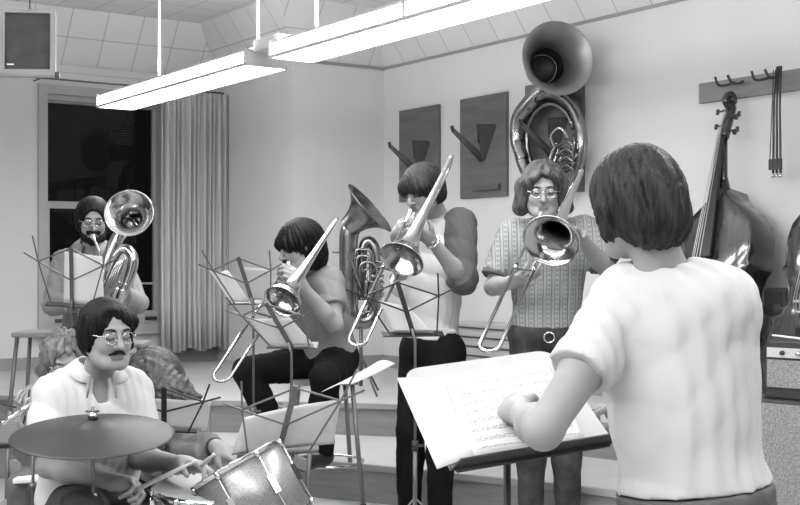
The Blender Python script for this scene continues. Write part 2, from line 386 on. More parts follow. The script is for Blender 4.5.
def head_prims(H, A, s=1.0, nose=1.0, jaw=1.0):
    def L(x, y, z): return H+(A[0]*x+A[1]*y+A[2]*z)*s
    def r(*q): return [v*s for v in q]
    pr = [el(L(0, -.018, .032), r(.074, .094, .082), A, k=.02), el(L(0, .018, -.028), r(.06, .068, .082), A, k=.03),
          rc(L(-.036*jaw, .028, -.078), L(.036*jaw, .028, -.078), .022*s, k=.03), rc(L(-.014, .07, -.098), L(.014, .07, -.098), .0165*s, k=.025),
          rc(L(-.052, -.005, -.055), L(-.03, .055, -.09), .02*s, k=.03), rc(L(.052, -.005, -.055), L(.03, .055, -.09), .02*s, k=.03),
          el(L(-.036, .052, -.03), r(.024, .026, .026), A, k=.02), el(L(.036, .052, -.03), r(.024, .026, .026), A, k=.02),
          rc(L(-.034, .077, .026), L(.034, .077, .026), .0105*s, k=.012),
          rc(L(0, .084, .012), L(0, .108*nose, -.03), .0075*s, .011*s, k=.01), rc(L(-.011, .094, -.034), L(.011, .094, -.034), .0085*s, k=.006),
          rc(L(-.017, .084, -.058), L(.017, .084, -.058), .0065*s, k=.006), rc(L(-.014, .083, -.069), L(.014, .083, -.069), .0075*s, k=.006),
          el(L(-.077, -.008, -.002), r(.009, .018, .03), A, k=.006), el(L(.077, -.008, -.002), r(.009, .018, .03), A, k=.006)]
    ps = [rc(L(-.03, .098, .004), L(-.034, .096, .004), .0125*s, k=.012), rc(L(.03, .098, .004), L(.034, .096, .004), .0125*s, k=.012)]
    post = [el(L(-.031, .071, .002), r(.016, .0135, .012), A, k=.004), el(L(.031, .071, .002), r(.016, .0135, .012), A, k=.004)]
    return pr, ps, post, L

def hair_obj(root, L, A, s, style, m, vox=.005):
    def r(*q): return [v*s for v in q]
    c = L(0, 0, 0); pr = []; subs = []
    def face_cut(z, rr, y=.125, k=.012, x=0): subs.append(el(L(x, y, z), r(*rr), A, k=k))
    amp, frq = .0035, 60
    if style == 'bowl':          # thick fringe to the brows, ears covered
        pr = [el(L(0, -.018, .034), r(.094, .112, .098), A), el(L(0, -.035, -.03), r(.09, .09, .085), A, k=.03), rc(L(-.05, .055, .03), L(.05, .055, .03), .036*s, k=.03)]
        face_cut(-.072, (.07, .10, .088), .11); subs.append(el(L(0, .03, -.16), r(.2, .2, .085), A, k=.02))
    elif style == 'shag':        # longer, over ears and collar
        pr = [el(L(0, -.02, .034), r(.096, .113, .098), A), el(L(0, -.045, -.045), r(.092, .085, .1), A, k=.03), rc(L(-.045, .06, .028), L(.045, .06, .028), .034*s, k=.03)]
        face_cut(-.07, (.068, .11, .09), .115); subs.append(el(L(0, .09, -.2), r(.2, .16, .11), A, k=.02)); amp = .006
    elif style == 'parted':      # side parting, forehead clear, sideburns
        pr = [el(L(0, -.022, .034), r(.09, .108, .093), A), el(L(0, -.04, -.02), r(.088, .08, .08), A, k=.03), rc(L(-.055, .05, .05), L(.03, .055, .068), .03*s, k=.03), rc(L(-.079, .0, .0), L(-.074, .014, -.045), .013*s, k=.015), rc(L(.079, .0, .0), L(.074, .014, -.045), .013*s, k=.015)]
        face_cut(-.03, (.066, .10, .1), .125); subs.append(el(L(0, .02, -.18), r(.2, .16, .1), A, k=.02)); subs.append(el(L(.02, .12, .07), r(.055, .055, .045), A, k=.015)); amp = .003
    elif style == 'wavy':        # full waves down to the jaw
        pr = [el(L(0, -.02, .036), r(.098, .113, .1), A), rc(L(-.088, -.01, .02), L(-.1, .0, -.075), .034*s, .04*s, k=.03), rc(L(.088, -.01, .02), L(.1, .0, -.075), .034*s, .04*s, k=.03), el(L(0, -.06, -.05), r(.1, .07, .09), A, k=.03), rc(L(-.06, .05, .07), L(0, .065, .08), .026*s, k=.03), rc(L(.06, .05, .055), L(.01, .065, .08), .024*s, k=.03)]
        face_cut(-.026, (.066, .12, .11), .13); amp, frq = .007, 30
    elif style == 'smooth':      # dark, mid length, parted, round beard line
        pr = [el(L(0, -.022, .034), r(.094, .112, .096), A), el(L(0, -.045, -.03), r(.09, .08, .08), A, k=.03), rc(L(-.08, .0, .01), L(-.08, .005, -.035), .019*s, k=.02), rc(L(.08, .0, .01), L(.08, .005, -.035), .019*s, k=.02)]
        face_cut(-.026, (.066, .10, .104), .12); subs.append(el(L(0, .05, -.2), r(.2, .16, .1), A, k=.02)); amp = .002
    elif style == 'curly':
        pr = [el(L(0, -.025, .035), r(.1, .115, .1), A), el(L(0, -.05, -.05), r(.115, .09, .1), A, k=.03)]
        face_cut(-.03, (.08, .14, .115), .14); amp, frq = .012, 30
    elif style == 'long':
        pr = [el(L(0, -.02, .032), r(.105, .12, .1), A), el(L(0, -.04, -.1), r(.12, .09, .15), A, k=.04), rc(L(-.085, .02, -.02), L(-.1, .08, -.22), .045*s, .025*s, k=.03), rc(L(.085, .02, -.02), L(.11, .08, -.24), .045*s, .028*s, k=.03), rc(L(0, -.05, -.15), L(.03, -.06, -.26), .07*s, .03*s, k=.04)]
        face_cut(-.06, (.05, .12, .1), .14); amp, frq = .006, 70
    elif style == 'back':        # seen from behind: long straight bob to the collar
        pr = [el(L(0, -.02, .028), r(.094, .116, .104), A), el(L(0, -.045, -.03), r(.088, .09, .096), A, k=.04), rc(L(-.068, .02, -.02), L(-.06, .03, -.065), .024*s, k=.03), rc(L(.068, .02, -.02), L(.06, .03, -.065), .024*s, k=.03), rc(L(-.034, -.07, -.085), L(.034, -.07, -.085), .036*s, .032*s, k=.05)]
        face_cut(-.05, (.06, .11, .1), .13); amp, frq = .003, 46
    Ai = A.astype(np.float32); H = np.array(c, np.float32)
    def disp(p):
        q = (p-H)@Ai.T; th = np.arctan2(q[..., 0], -q[..., 1]+.001); z = q[..., 2]
        if style in ('curly', 'wavy'): return amp*np.sin(frq*1.6*z+2.5*np.sin(3*th)+2*th)*np.sin(7*th+frq*.5*z)
        return amp*(np.sin(frq*.42*th+6*z*5+np.sin(9*th))+.6*np.sin(frq*.9*th-20*z))*np.clip(1-(z-.03)/.12, .2, 1)
    v, f = sdf_mesh(pr, vox, subs, (), disp)
    return link_mesh('hair', v, f, m, root)

def person(name, label, J, look, hair, hair_m, group='musicians at the rehearsal'):
    """J: world joint positions. look: clothing."""
    g = lambda k: J[k]
    SL, SR, PV, H = g('SL'), g('SR'), g('PV'), g('H')
    base = V(PV[0], PV[1], J.get('floor', min(J['AL'][2], J['AR'][2])-.07))
    root = empty(name, base, label, 'person', group)
    NK = J.get('NK', (SL+SR)/2+UP*.045)
    X = unit(SR-SL); Z = unit(NK-PV); Y = unit(np.cross(Z, X)); X = np.cross(Y, Z)   # Y = front
    if J.get('flipfront'): Y = -Y
    s = look.get('s', 1.0); CH = PV+(NK-PV)*.62; AB = PV+(NK-PV)*.3; bw = look.get('bulk', 1.0)
    AXB = [X, Y, Z]
    def torso(i):
        return [rc(SL*.92+SR*.08-UP*.005, SR*.92+SL*.08-UP*.005, .052+i, k=.05), el(CH+Y*.005, (.163*bw+i, .108*bw+i, .2+i), AXB, k=.05), el(CH+Z*.1, (.15+i, .085+i, .09+i), AXB, k=.05),
                el(AB, (.142*bw+i, .104*bw+i, .16+i), AXB, k=.06), el(PV+Z*.01, (.158*bw+i, .115*bw+i, .11+i), AXB, k=.05)]
    def arm(S, E, W, i, end=None, k=.02):
        out = [rc(S, S*.45+E*.55, .053+i, .046+i, k=.03), rc(S*.45+E*.55, E, .046+i, .039+i, k=k), rc(E, E*.68+W*.32, .039+i, .041+i, k=k), rc(E*.68+W*.32, W, .041+i, .026+i, k=k)]
        return out
    def leg(Hp, K, A_, i):
        return [rc(Hp, K, .085*bw+i, .056+i, k=.03), rc(K, K*.66+A_*.34, .054+i, .054+i, k=.02), rc(K*.66+A_*.34, A_, .054+i, .034+i*1.6, k=.02)]
    A = head_frame(J['face'], J.get('hup', (0, 0, 1)))
    hp, hs, hpost, L = head_prims(H, A, s, look.get('nose', 1.0))
    pr = hp+[rc(L(0, -.03, -.06), NK-Z*.03, .053*s, .058, k=.02)]
    pr += torso(-.012)
    pr += arm(SL, g('EL'), g('WL'), 0)+arm(SR, g('ER'), g('WR'), 0)
    feet = []
    for sd in 'LR':
        if 'K'+sd in J:
            pr += leg(J['H'+sd], J['K'+sd], J['A'+sd], -.006)
            fd = unit(J.get('F'+sd, Y*1.0)*V(1, 1, 0)); a = J['A'+sd]
            pr += [rc(a-UP*.02, a+fd*.14-UP*.045, .035, .028, k=.02)]; feet.append((a, fd))
    pr += hand_prims(g('WL'), J['hL'][0], J['hL'][1], J['hL'][2], J['hL'][3], s, *J['hL'][4:5])
    pr += hand_prims(g('WR'), J['hR'][0], J['hR'][1], J['hR'][2], J['hR'][3], s, *J['hR'][4:5])
    # order: head with sockets cut afterwards, lids re-added by a second pass
    v, f = sdf_mesh(pr, look.get('vox', .0055), hs, post=hpost)
    fc = v[f].mean(1); q = ((fc-H)@A.T)/s
    mi = np.zeros(len(f), np.int32)
    mi[(np.abs(q[:, 0]) < .022) & (q[:, 1] > .082) & (q[:, 2] < -.053) & (q[:, 2] > -.077)] = 1
    body = link_mesh('body', v, f, [M_['skin'], M_['lips']], root, midx=mi)
    # eyes, lashes, brows
    if not look.get('noface'):
        for sd in (-1, 1):
            e = MB(); e.tube(smooth_path([L(sd*.017, .0825, -.001), L(sd*.03, .0875, -.0065 if look.get('down', 1) else -.001), L(sd*.044, .078, .0)], 4), .0022*s, 6); e.build('eyelashes', M_['lash'], root)
            if not look.get('down', 1):
                MB().ball(L(sd*.031, .0765, .0015), .0095*s).build('eye', M_['eye'], root)
                MB().ball(L(sd*.031+.002, .0835, .0015), .0042*s).build('iris', M_['lash'], root)
            MB().tube(smooth_path([L(sd*.014, .0895, .024), L(sd*.03, .089, .029), L(sd*.047, .076, .024)], 4), [.003*s, .0038*s, .002*s], 6).build('eyebrow', hair_m, root)
        if look.get('moustache'):
            mo = look['moustache']
            MB().tube(smooth_path([L(-.03, .078, -.06), L(-.013, .094, -.05), L(0, .097, -.047), L(.013, .094, -.05), L(.03, .078, -.06)], 4), [.004*mo, .0075*mo, .006*mo, .0075*mo, .004*mo], 8).build('moustache', M_['hair_dk'], root)
        if look.get('beard'):
            bp = [rc(L(-.062, .015, -.045), L(-.042, .05, -.088), .019, .02, k=.02), rc(L(.062, .015, -.045), L(.042, .05, -.088), .019, .02, k=.02), rc(L(-.04, .055, -.09), L(.04, .055, -.09), .026, k=.02), el(L(0, .072, -.102), (.036, .024, .03), A, k=.02), rc(L(-.028, .078, -.055), L(.028, .078, -.055), .013, k=.01)]
            v2, f2 = sdf_mesh(bp, .005, [rc(L(-.016, .096, -.066), L(.016, .096, -.066), .009, k=.004)], (), lambda p: .0015*np.sin(p[..., 0]*260)*np.sin(p[..., 2]*240)); link_mesh('beard', v2, f2, M_['hair_dk'], root)
        if look.get('glasses'):
            gl = MB(); gz = .0
            for sd in (-1, 1):
                gl.tube([L(sd*.032+.0225*math.cos(t), .1-.006*abs(math.cos(t)), gz+.0185*math.sin(t)) for t in np.linspace(0, 2*math.pi, 20)[:-1]], look.get('glr', .0015), 6, closed=True)
                gl.tube([L(sd*.0545, .094, .006), L(sd*.076, .06, .006), L(sd*.08, -.005, .004)], .0013, 6)
            gl.tube([L(-.0095, .099, .003), L(0, .103, .006), L(.0095, .099, .003)], .0013, 6)
            go = gl.build('glasses', M_['chrome'], root)
            for sd in (-1, 1):
                c0 = L(sd*.032, .0975, gz); n_ = 18
                MB().add([c0]+[c0+(A[0]*.0215*math.cos(t)+A[2]*.0175*math.sin(t)) for t in np.linspace(0, 2*math.pi, n_+1)[:-1]], [[0, 1+i, 1+(i+1) % n_] for i in range(n_)]).build('lens', M_['lens_glass'], go)
    ho = hair_obj(root, L, A, s, hair, hair_m)
    if look.get('locks'):
        lp_ = []
        for q in look['locks']: lp_ += [rc(q[i], q[i+1], q[-1]*(1-.2*i), q[-1]*(.8-.2*i), k=.025) for i in range(len(q)-2)]
        v3, f3 = sdf_mesh(lp_, .005, [], [], lambda p: .006*np.sin(140*p[..., 0]+60*p[..., 2]+3*np.sin(40*p[..., 2]))*np.sin(90*p[..., 2]-50*p[..., 0])); link_mesh('hair_locks', v3, f3, hair_m, ho)
    # shirt
    infl = look.get('infl', .014); wz = look.get('waist', -.02); wp = PV+Z*wz
    tp = []
    for q in torso(infl): tp.append(q)
    sl = look.get('sleeve', .55); parts = {'shirt': [q for q in tp]}; sleeve_pr = []
    for S, E, W in ((SL, g('EL'), g('WL')), (SR, g('ER'), g('WR'))):
        fl = look.get('flare', .012)
        if sl <= 1:
            e = S+(E-S)*sl; sleeve_pr.append(rc(S, S+(E-S)*min(1, sl+.15), .058+infl, .049+infl+fl, k=.035, cut=(e, unit(E-S))))
        else:
            e = E+(W-E)*(sl-1)
            sleeve_pr += [rc(S, E, .057+infl, .047+infl, k=.035), rc(E, E+(W-E)*min(1, sl-.9), .047+infl, .042+infl+fl*.3, k=.02, cut=(e, unit(W-E)))]
    neckcut = [rc(NK+Z*.02, L(0, -.02, -.05), .066*s, .06*s, k=.01)] if not look.get('noneckcut') else []
    if look.get('collar'): neckcut.append(el(NK+Y*.09-Z*.015, (.03, .05, .065), AXB, k=.006))
    wk = wrinkle(look.get('wr', .0045), look.get('wf', 62.0), random.random()*6)
    if look.get('sleeve_m'):
        v2, f2 = sdf_mesh(tp+sleeve_pr, .0065, neckcut, [(wp, -Z)], wk); fc = v2[f2].mean(1).astype(np.float32)
        dsl = np.min([pd(fc, q[:-1]+(None,)) for q in sleeve_pr], 0); lat = np.abs((fc-(SL+SR)/2)@X); hz = (fc-PV)@Z/np.linalg.norm(NK-PV)
        link_mesh('shirt', v2, f2, [look['shirt'], look['sleeve_m']], root, midx=((dsl < .012) & (lat > .125-.07*np.clip((hz-.8)/.25, 0, 1))).astype(np.int32))
    else:
        v2, f2 = sdf_mesh(tp+sleeve_pr, .007, neckcut, [(wp, -Z)], wk); link_mesh('shirt', v2, f2, look['shirt'], root)
    if look.get('cuffs'):
        for S, E, W in ((SL, g('EL'), g('WL')), (SR, g('ER'), g('WR'))):
            e = (S+(E-S)*sl) if sl <= 1 else E+(W-E)*(sl-1); dr = unit(E-S) if sl <= 1 else unit(W-E)
            v2, f2 = sdf_mesh([rc(e-dr*.05, e+dr*.02, .075, .072, cut=[(e+dr*.012, dr), (e-dr*.028, -dr)])], .006, [], [], wrinkle(.003, 40)); link_mesh('cuff', v2, f2, look['cuffs'], root)
    # collar
    if look.get('collar'):
        cb = MB(); n0 = NK+Z*.055
        ring = []
        for t in np.linspace(-2.75, 2.75, 18):
            dirv = -Y*math.cos(t)+X*math.sin(t); fr0 = max(0, -math.cos(t)); ring.append((n0+dirv*.07+Z*(.012-.025*fr0), n0+dirv*(.112+.02*fr0)-Z*(.022+.03*fr0)))
        vs = [p for pr_ in ring for p in pr_]; fs = [[2*i, 2*i+1, 2*i+3, 2*i+2] for i in range(len(ring)-1)]
        cb.add(vs, fs)
        fr = ring[-1][1], ring[-1][0], ring[0][1], ring[0][0]
        cb.add([fr[0], fr[1], fr[1]*.5+fr[0]*.5+Y*.03-Z*.07+X*.012], [[0, 1, 2]]); cb.add([fr[2], fr[3], (fr[2]+fr[3])/2+Y*.03-Z*.07-X*.012], [[0, 1, 2]])
        co = cb.build('collar', look['collar'], root); md = co.modifiers.new('th', 'SOLIDIFY'); md.thickness = .004; md.offset = 0
    # trousers
    if 'KL' in J:
        i = look.get('pinfl', .014)
        tr = [el(PV, (.16*bw+i, .118*bw+i, .125+i), AXB, k=.05, cut=(wp+Z*look.get('pcut', .03), Z))]+leg(J['HL'], J['KL'], J['AL'], i)+leg(J['HR'], J['KR'], J['AR'], i)
        v2, f2 = sdf_mesh(tr, .0075, [], [], wrinkle(.004, 45)); link_mesh('trousers', v2, f2, look['pants'], root)
        if look.get('belt'):
            v2, f2 = sdf_mesh([q for q in torso(.019)], .006, [], [(wp+Z*look.get('btop', .012), Z), (wp-Z*.034, -Z)]); bo = link_mesh('belt', v2, f2, look['belt'], root)
            if look.get('buckle'):
                b0 = wp+Y*(.115*bw+.035)-Z*.01; MB().tube([b0+X*.024*math.cos(t)+Z*.024*math.sin(t) for t in np.linspace(0, 6.283, 16)[:-1]], .004, 6, closed=True).build('buckle', M_['chrome'], bo)
        for a, fd in feet:
            sb = [rc(a-UP*.035-fd*.03, a+fd*.15-UP*.05, .044, .036, k=.02), rc(a-UP*.0, a-UP*.04, .044, .044, k=.02)]
            v2, f2 = sdf_mesh(sb, .008, [], [(a-UP*.085, -UP)]); link_mesh('shoe', v2, f2, M_['leather'], root)
    def ln(a, b): return round(float(np.linalg.norm(J[a]-J[b])), 2)
    print('BONES', name, {k: ln(*k.split('-')) for k in ('SL-SR', 'SL-EL', 'EL-WL', 'SR-ER', 'ER-WR')}, {k: ln(*k.split('-')) for k in ('HL-KL', 'KL-AL', 'HR-KR', 'KR-AR') if 'KL' in J}, 'torso', ln('PV', 'SL') , 'verts', len(v))
    return root, L
# ================================================================= THE ROOM
CEIL, COVE_W, COVE_H, FL3, FL2, FL1 = 3.09, .30, .42, .58, .39, .20
AJ, BJ = -.871, -1.388           # jog of the window wall: a of its corner, b of the window wall
A_LEFT, B_FRONT = -9.0, 13.0
TH = .2
mb = MB(); mb.rbox(A_LEFT-.3, .3, BJ-.3, B_FRONT+.3, -.2, 0); struct(mb.build('floor', M_['floor'], origin=(0, 5, -.2)))
# risers: front edges through measured floor points, running back under the walls
def riser(name, front, z0, z1):
    pts = [V(*p) for p in front]
    poly = [V(p[0], p[1], z0) for p in pts]
    rr = [R(.1, 6.5), R(.1, -.0), R(AJ+.1, -.0), R(AJ+.1, BJ-.1), R(A_LEFT+1.2, BJ-.1)]
    poly += [V(q[0], q[1], z0) for q in rr]
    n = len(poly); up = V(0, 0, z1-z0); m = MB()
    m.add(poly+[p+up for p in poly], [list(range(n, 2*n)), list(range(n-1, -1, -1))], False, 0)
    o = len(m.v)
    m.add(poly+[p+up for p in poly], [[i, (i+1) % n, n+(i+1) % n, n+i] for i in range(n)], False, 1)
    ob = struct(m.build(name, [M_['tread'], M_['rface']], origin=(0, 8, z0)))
    nz = MB()
    for i in range(len(front)-1):
        a, b = pts[i], pts[i+1]; a = V(a[0], a[1], z1-.004); b = V(b[0], b[1], z1-.004); out = unit(np.cross(UP, b-a)); out = out if out[1] < 0 else -out
        nz.bar(a+out*.004, b+out*.004, .03, .03)
    nz.build('riser_nosing', M_['base'], ob)
    return ob
def edge(z, pts): return [((px-400)/F_PX*((EYE-z)*F_PX/(py-HOR)), (EYE-z)*F_PX/(py-HOR)) for px, py in pts]
riser('floor_riser_low', edge(FL1, [(-420, 545), (0, 560), (400, 574), (900, 606)]), 0, FL1)
riser('floor_riser_middle', edge(FL2, [(-420, 446), (0, 446), (150, 452), (303, 461), (395, 469), (580, 488), (650, 498), (900, 536)]), FL1, FL2)
riser('floor_riser_top', edge(FL3, [(-420, 398), (0, 397), (200, 402), (330, 404), (395, 406), (520, 416), (700, 434), (900, 456)]), FL2, FL3)
# walls
W0, W1 = aof(40, BJ), aof(165, BJ)          # window opening
WZ0, WZ1 = .885, 2.90
m = MB(); m.rbox(A_LEFT, W0, BJ-TH, BJ, 0, CEIL+.6); m.rbox(W1, AJ+TH, BJ-TH, BJ, 0, CEIL+.6); m.rbox(W0, W1, BJ-TH, BJ, 0, WZ0); m.rbox(W0, W1, BJ-TH, BJ, WZ1, CEIL+.6)
struct(m.build('wall_left', M_['wall']))
m = MB(); m.rbox(AJ, AJ+TH, BJ, 0, 0, CEIL+.6); struct(m.build('wall_alcove', M_['wall']))
m = MB(); m.rbox(AJ+TH, TH, -TH, 0, 0, CEIL+.6); struct(m.build('wall_back', M_['wall']))
m = MB(); m.rbox(0, TH, 0, B_FRONT, 0, CEIL+.6); struct(m.build('wall_right', M_['wall']))
m = MB(); m.rbox(A_LEFT-TH, A_LEFT, BJ-TH, B_FRONT, 0, CEIL+.6); struct(m.build('wall_far_left', M_['dark_wall']))
m = MB(); m.rbox(A_LEFT, TH, B_FRONT, B_FRONT+TH, 0, CEIL+.6); struct(m.build('wall_front', M_['dark_wall']))
# ceiling with sloped tiled border
m = MB()
ZC = CEIL+COVE_H; Lc = math.hypot(COVE_W, COVE_H)
def cove(p0, p1, q0, q1, u0):   # p: wall line, q: inner line
    L = np.linalg.norm(p1-p0); s0 = np.dot(q0-p0, unit(p1-p0)); s1 = np.dot(q1-p0, unit(p1-p0))
    m.add([p0+UP*CEIL, p1+UP*CEIL, q1+UP*ZC, q0+UP*ZC], [[0, 1, 2, 3]], False, 0, [(u0, 0), (u0+L, 0), (u0+s1, Lc), (u0+s0, Lc)])
C = COVE_W
pw = [R(A_LEFT, BJ), R(AJ, BJ), R(AJ, 0), R(0, 0), R(0, B_FRONT), R(A_LEFT, B_FRONT)]
pi = [R(A_LEFT+C, BJ+C), R(AJ-C, BJ+C), R(AJ-C, C), R(-C, C), R(-C, B_FRONT-C), R(A_LEFT+C, B_FRONT-C)]
for i in range(6): cove(pw[i], pw[(i+1) % 6], pi[i], pi[(i+1) % 6], .1*i)
def flat(a0, a1, b0, b1): m.add([R(a0, b0, ZC), R(a1, b0, ZC), R(a1, b1, ZC), R(a0, b1, ZC)], [[0, 1, 2, 3]], False, 0, [(a0, b0), (a1, b0), (a1, b1), (a0, b1)])
flat(A_LEFT+C, AJ-C, BJ+C, C); flat(A_LEFT+C, -C, C, B_FRONT-C)
m.rbox(A_LEFT-TH, TH, BJ-TH, B_FRONT+TH, ZC+.2, ZC+.3, 1)
struct(m.build('ceiling', [M_['tile'], M_['wall']], origin=(0, 5, ZC), uv=True))
def wallstrip(name, pairs, z0, z1, t, mt):
    m = MB()
    for a0, a1, b0, b1 in pairs: m.rbox(a0, a1, b0, b1, z0, z1)
    return struct(m.build(name, mt))
wallstrip('trim_1', [(A_LEFT, AJ, BJ, BJ+.022)], CEIL-.06, CEIL-.0, 0, M_['wall'])
wallstrip('trim_2', [(AJ+.0, 0, 0, .012)], CEIL-.022, CEIL+.003, 0, M_['base'])
wallstrip('trim_3', [(-.012, 0, .012, B_FRONT)], CEIL-.018, CEIL+.003, 0, M_['base'])
wallstrip('baseboard_left', [(A_LEFT, AJ, BJ, BJ+.02)], FL3, FL3+.10, 0, M_['base'])
wallstrip('baseboard_back', [(AJ, 0, 0, .02)], FL3, FL3+.10, 0, M_['base'])
wallstrip('baseboard_right', [(-.02, 0, .02, 6.4)], FL3, FL3+.10, 0, M_['base'])
# window: double hung sash, dark night behind
ww = MB(); fo = .035
def fr(m, a0, a1, z0, z1, b0, b1, t, tb=None):
    tb = tb or t
    m.rbox(a0, a0+t, b0, b1, z0, z1); m.rbox(a1-t, a1, b0, b1, z0, z1); m.rbox(a0+t, a1-t, b0, b1, z0, z0+tb); m.rbox(a0+t, a1-t, b0, b1, z1-t, z1)
fr(ww, W0-.02, W1+.02, WZ0-.02, WZ1+.02, BJ-.12, BJ+.03, .075, .06); ww.rbox(W0+.05, W1-.05, BJ-.1, BJ-.02, WZ1-.1, WZ1-.05)
wo = struct(ww.build('window_1', M_['sash']))
ZM = 1.92
us = MB(); fr(us, W0+.055, W1-.055, ZM, WZ1-.085, BJ-.11, BJ-.075, .03, .045); us.build('upper_sash', M_['sash'], wo)
ls = MB(); fr(ls, W0+.055, W1-.055, WZ0+.04, ZM+.02, BJ-.07, BJ-.03, .035, .11); ls.rbox(W0+.09, W1-.09, BJ-.062, BJ-.04, 1.262, 1.28); ls.build('lower_sash', M_['sash'], wo)
for z0, z1, b in ((ZM+.04, WZ1-.1, -.092), (WZ0+.14, ZM, -.052)):
    g = MB(); g.rbox(W0+.08, W1-.08, BJ+b-.003, BJ+b+.003, z0, z1); g.build('window_pane', M_['glass'], wo)
si = MB(); si.rbox(W0-.06, W1+.06, BJ, BJ+.09, WZ0-.045, WZ0-.01); si.build('window_sill', M_['sash'], wo, bevel=.006)
for px in (62, 152):
    a = aof(px, BJ); h = MB(); h.rbox(a-.05, a+.05, BJ-.03, BJ-.02, WZ0+.07, WZ0+.1); h.rbox(a-.045, a-.035, BJ-.03, BJ+.0, WZ0+.08, WZ0+.09); h.rbox(a+.035, a+.045, BJ-.03, BJ+.0, WZ0+.08, WZ0+.09); h.rbox(a-.045, a+.045, BJ-.005, BJ+.005, WZ0+.078, WZ0+.09); h.build('sash_handle', M_['dk_steel'], wo)
# curtain
BC = BJ+.2; ac0, ac1 = aof(160.5, BC), aof(227, BC)
cu = MB(); N = 150; zt, zb = 2.93, .70
vs = []; cz = [zt, zt-.06, zt-.12, 2.2, 1.6, 1.1, zb]
for j, z in enumerate(cz):
    for i in range(N):
        t = i/(N-1); k = .03+.02*j/6; ph = 26*t*2*math.pi/2
        off = k*math.sin(ph*1.0+.9*math.sin(ph*.31))+.012*math.sin(ph*2.7+j*.25)
        vs.append(R(ac0+(ac1-ac0)*t+.006*math.sin(ph*1.3+j), BC+off, z+(.02*math.sin(ph*.2+1) if j == 6 else 0)))
cu.add(vs, [[j*N+i, j*N+i+1, (j+1)*N+i+1, (j+1)*N+i] for j in range(len(cz)-1) for i in range(N-1)])
ct = empty('curtain', R((ac0+ac1)/2, BC, zb), 'pale pleated cloth curtain drawn to the right side of the dark window', 'curtain')
co = cu.build('curtain_cloth', M_['curtain'], ct); sd = co.modifiers.new('s', 'SOLIDIFY'); sd.thickness = .003
MB().tube([R(W0-.1, BC, zt+.01), R(AJ-.03, BC, zt+.01)], .008, 8).build('curtain_rod', M_['steel'], ct)
MB().tube([R(W0-.05, BC, zt+.01), R(W0-.05, BJ, zt+.01)], .006, 8).build('rod_bracket', M_['steel'], ct)
MB().tube([R(ac1-.0, BC+.03, zt), R(ac1-.0, BC+.03, .62)], .003, 6).build('draw_cord', M_['steel'], ct)

# ---------------------------------------------------------------- suspended fluorescent fixtures, hung in rows parallel to the right wall
FW, FH, D0 = .25, .082, 8.2
q0 = P(97, 107, D0)
def fixture(b0, b1, a0, z0, label, grp='suspended fluorescent fixtures', n=2, light=True, rods=(.15, .85)):
    t = empty('fluorescent_fixture', R(a0+FW/2, (b0+b1)/2, z0), label, 'ceiling light', grp)
    L = b1-b0
    m = MB(); m.rbox(a0, a0+FW, b0, b1, z0+FH-.012, z0+FH); m.rbox(a0+.09, a0+FW-.09, b0, b1, z0+FH, z0+FH+.03); m.build('housing', M_['lamp_metal'], t)
    for e in (b0, b1-.012): k = MB(); k.rbox(a0-.004, a0+FW+.004, e, e+.012, z0-.004, z0+FH+.004); k.build('end_cap', M_['lamp_metal'], t)
    st = MB(); st.rbox(a0-.008, a0+.004, b0, b1, z0-.006, z0+.01); st.rbox(a0+FW-.004, a0+FW+.008, b0, b1, z0-.006, z0+.01); st.build('lens_rail', M_['lamp_strip'], t)
    for i in range(n):
        l0 = b0+L*i/n+.006; l1 = b0+L*(i+1)/n-.006
        k = MB(); k.rbox(a0, a0+FW, l0+.006, l1-.006, z0, z0+FH-.013); k.build('lens', M_['lens'], t)
        for s0, s1 in ((a0+.012, a0+.08), (a0+FW-.08, a0+FW-.012)): k = MB(); k.rbox(s0, s1, l0+.01, l1-.01, z0+FH, z0+FH+.004); k.build('added_uplight', M_['uplight_fill'], t)  # glowing strips invented on top of the housing to brighten the ceiling
        if i: k = MB(); k.rbox(a0-.006, a0+FW+.006, l0-.016, l0+.004, z0-.002, z0+FH); k.build('joint_clip', M_['lamp_strip'], t)
    for r in rods: MB().tube([R(a0+FW/2, b0+L*r, z0+FH+.02), R(a0+FW/2, b0+L*r, ZC)], .009, 8).build('hanging_rod', M_['lamp_metal'], t)
    return t
def to_ab(p): d = np.array(p)-O0; return float(d@E1), float(d@E2)
fa, fb = to_ab(q0); fz = q0[2]
fb1 = bof(245, fa)          # near end of the far fixture
f1 = fixture(fb, fb1, fa, fz, 'far suspended fluorescent fixture, its end above the dark window', rods=(.35, .96))
fb2 = bof(269, fa)
f2 = fixture(fb2, fb2+2.44, fa, fz, 'near suspended fluorescent fixture running off the top of the picture', rods=(.11, .9))
jb = MB(); jb.rbox(fa+.05, fa+FW-.05, fb1-.0, fb2-.001, fz+FH-.01, fz+FH+.05); jb.build('joint_box', M_['lamp_metal'], f1)
FL_ = ['continuing the nearer visible row toward the conductor', 'in the second row, level with the window', 'in the second row, over the drummer', 'in the second row, beside the viewer', 'in the third row, at the window side', 'in the third row, at the viewer side']
for k, (da, db) in enumerate(((0, 2.75), (-2.6, 0.0), (-2.6, 2.6), (-2.6, 5.2), (-5.2, .0), (-5.2, 2.6))):  # unseen fixtures added to light the walls and room more evenly
    fixture(fb+fb2-fb1+db+2.3, fb+fb2-fb1+db+4.7, fa+da, fz, 'added unseen fluorescent fixture '+FL_[k], grp='added fluorescent fixtures outside the picture')

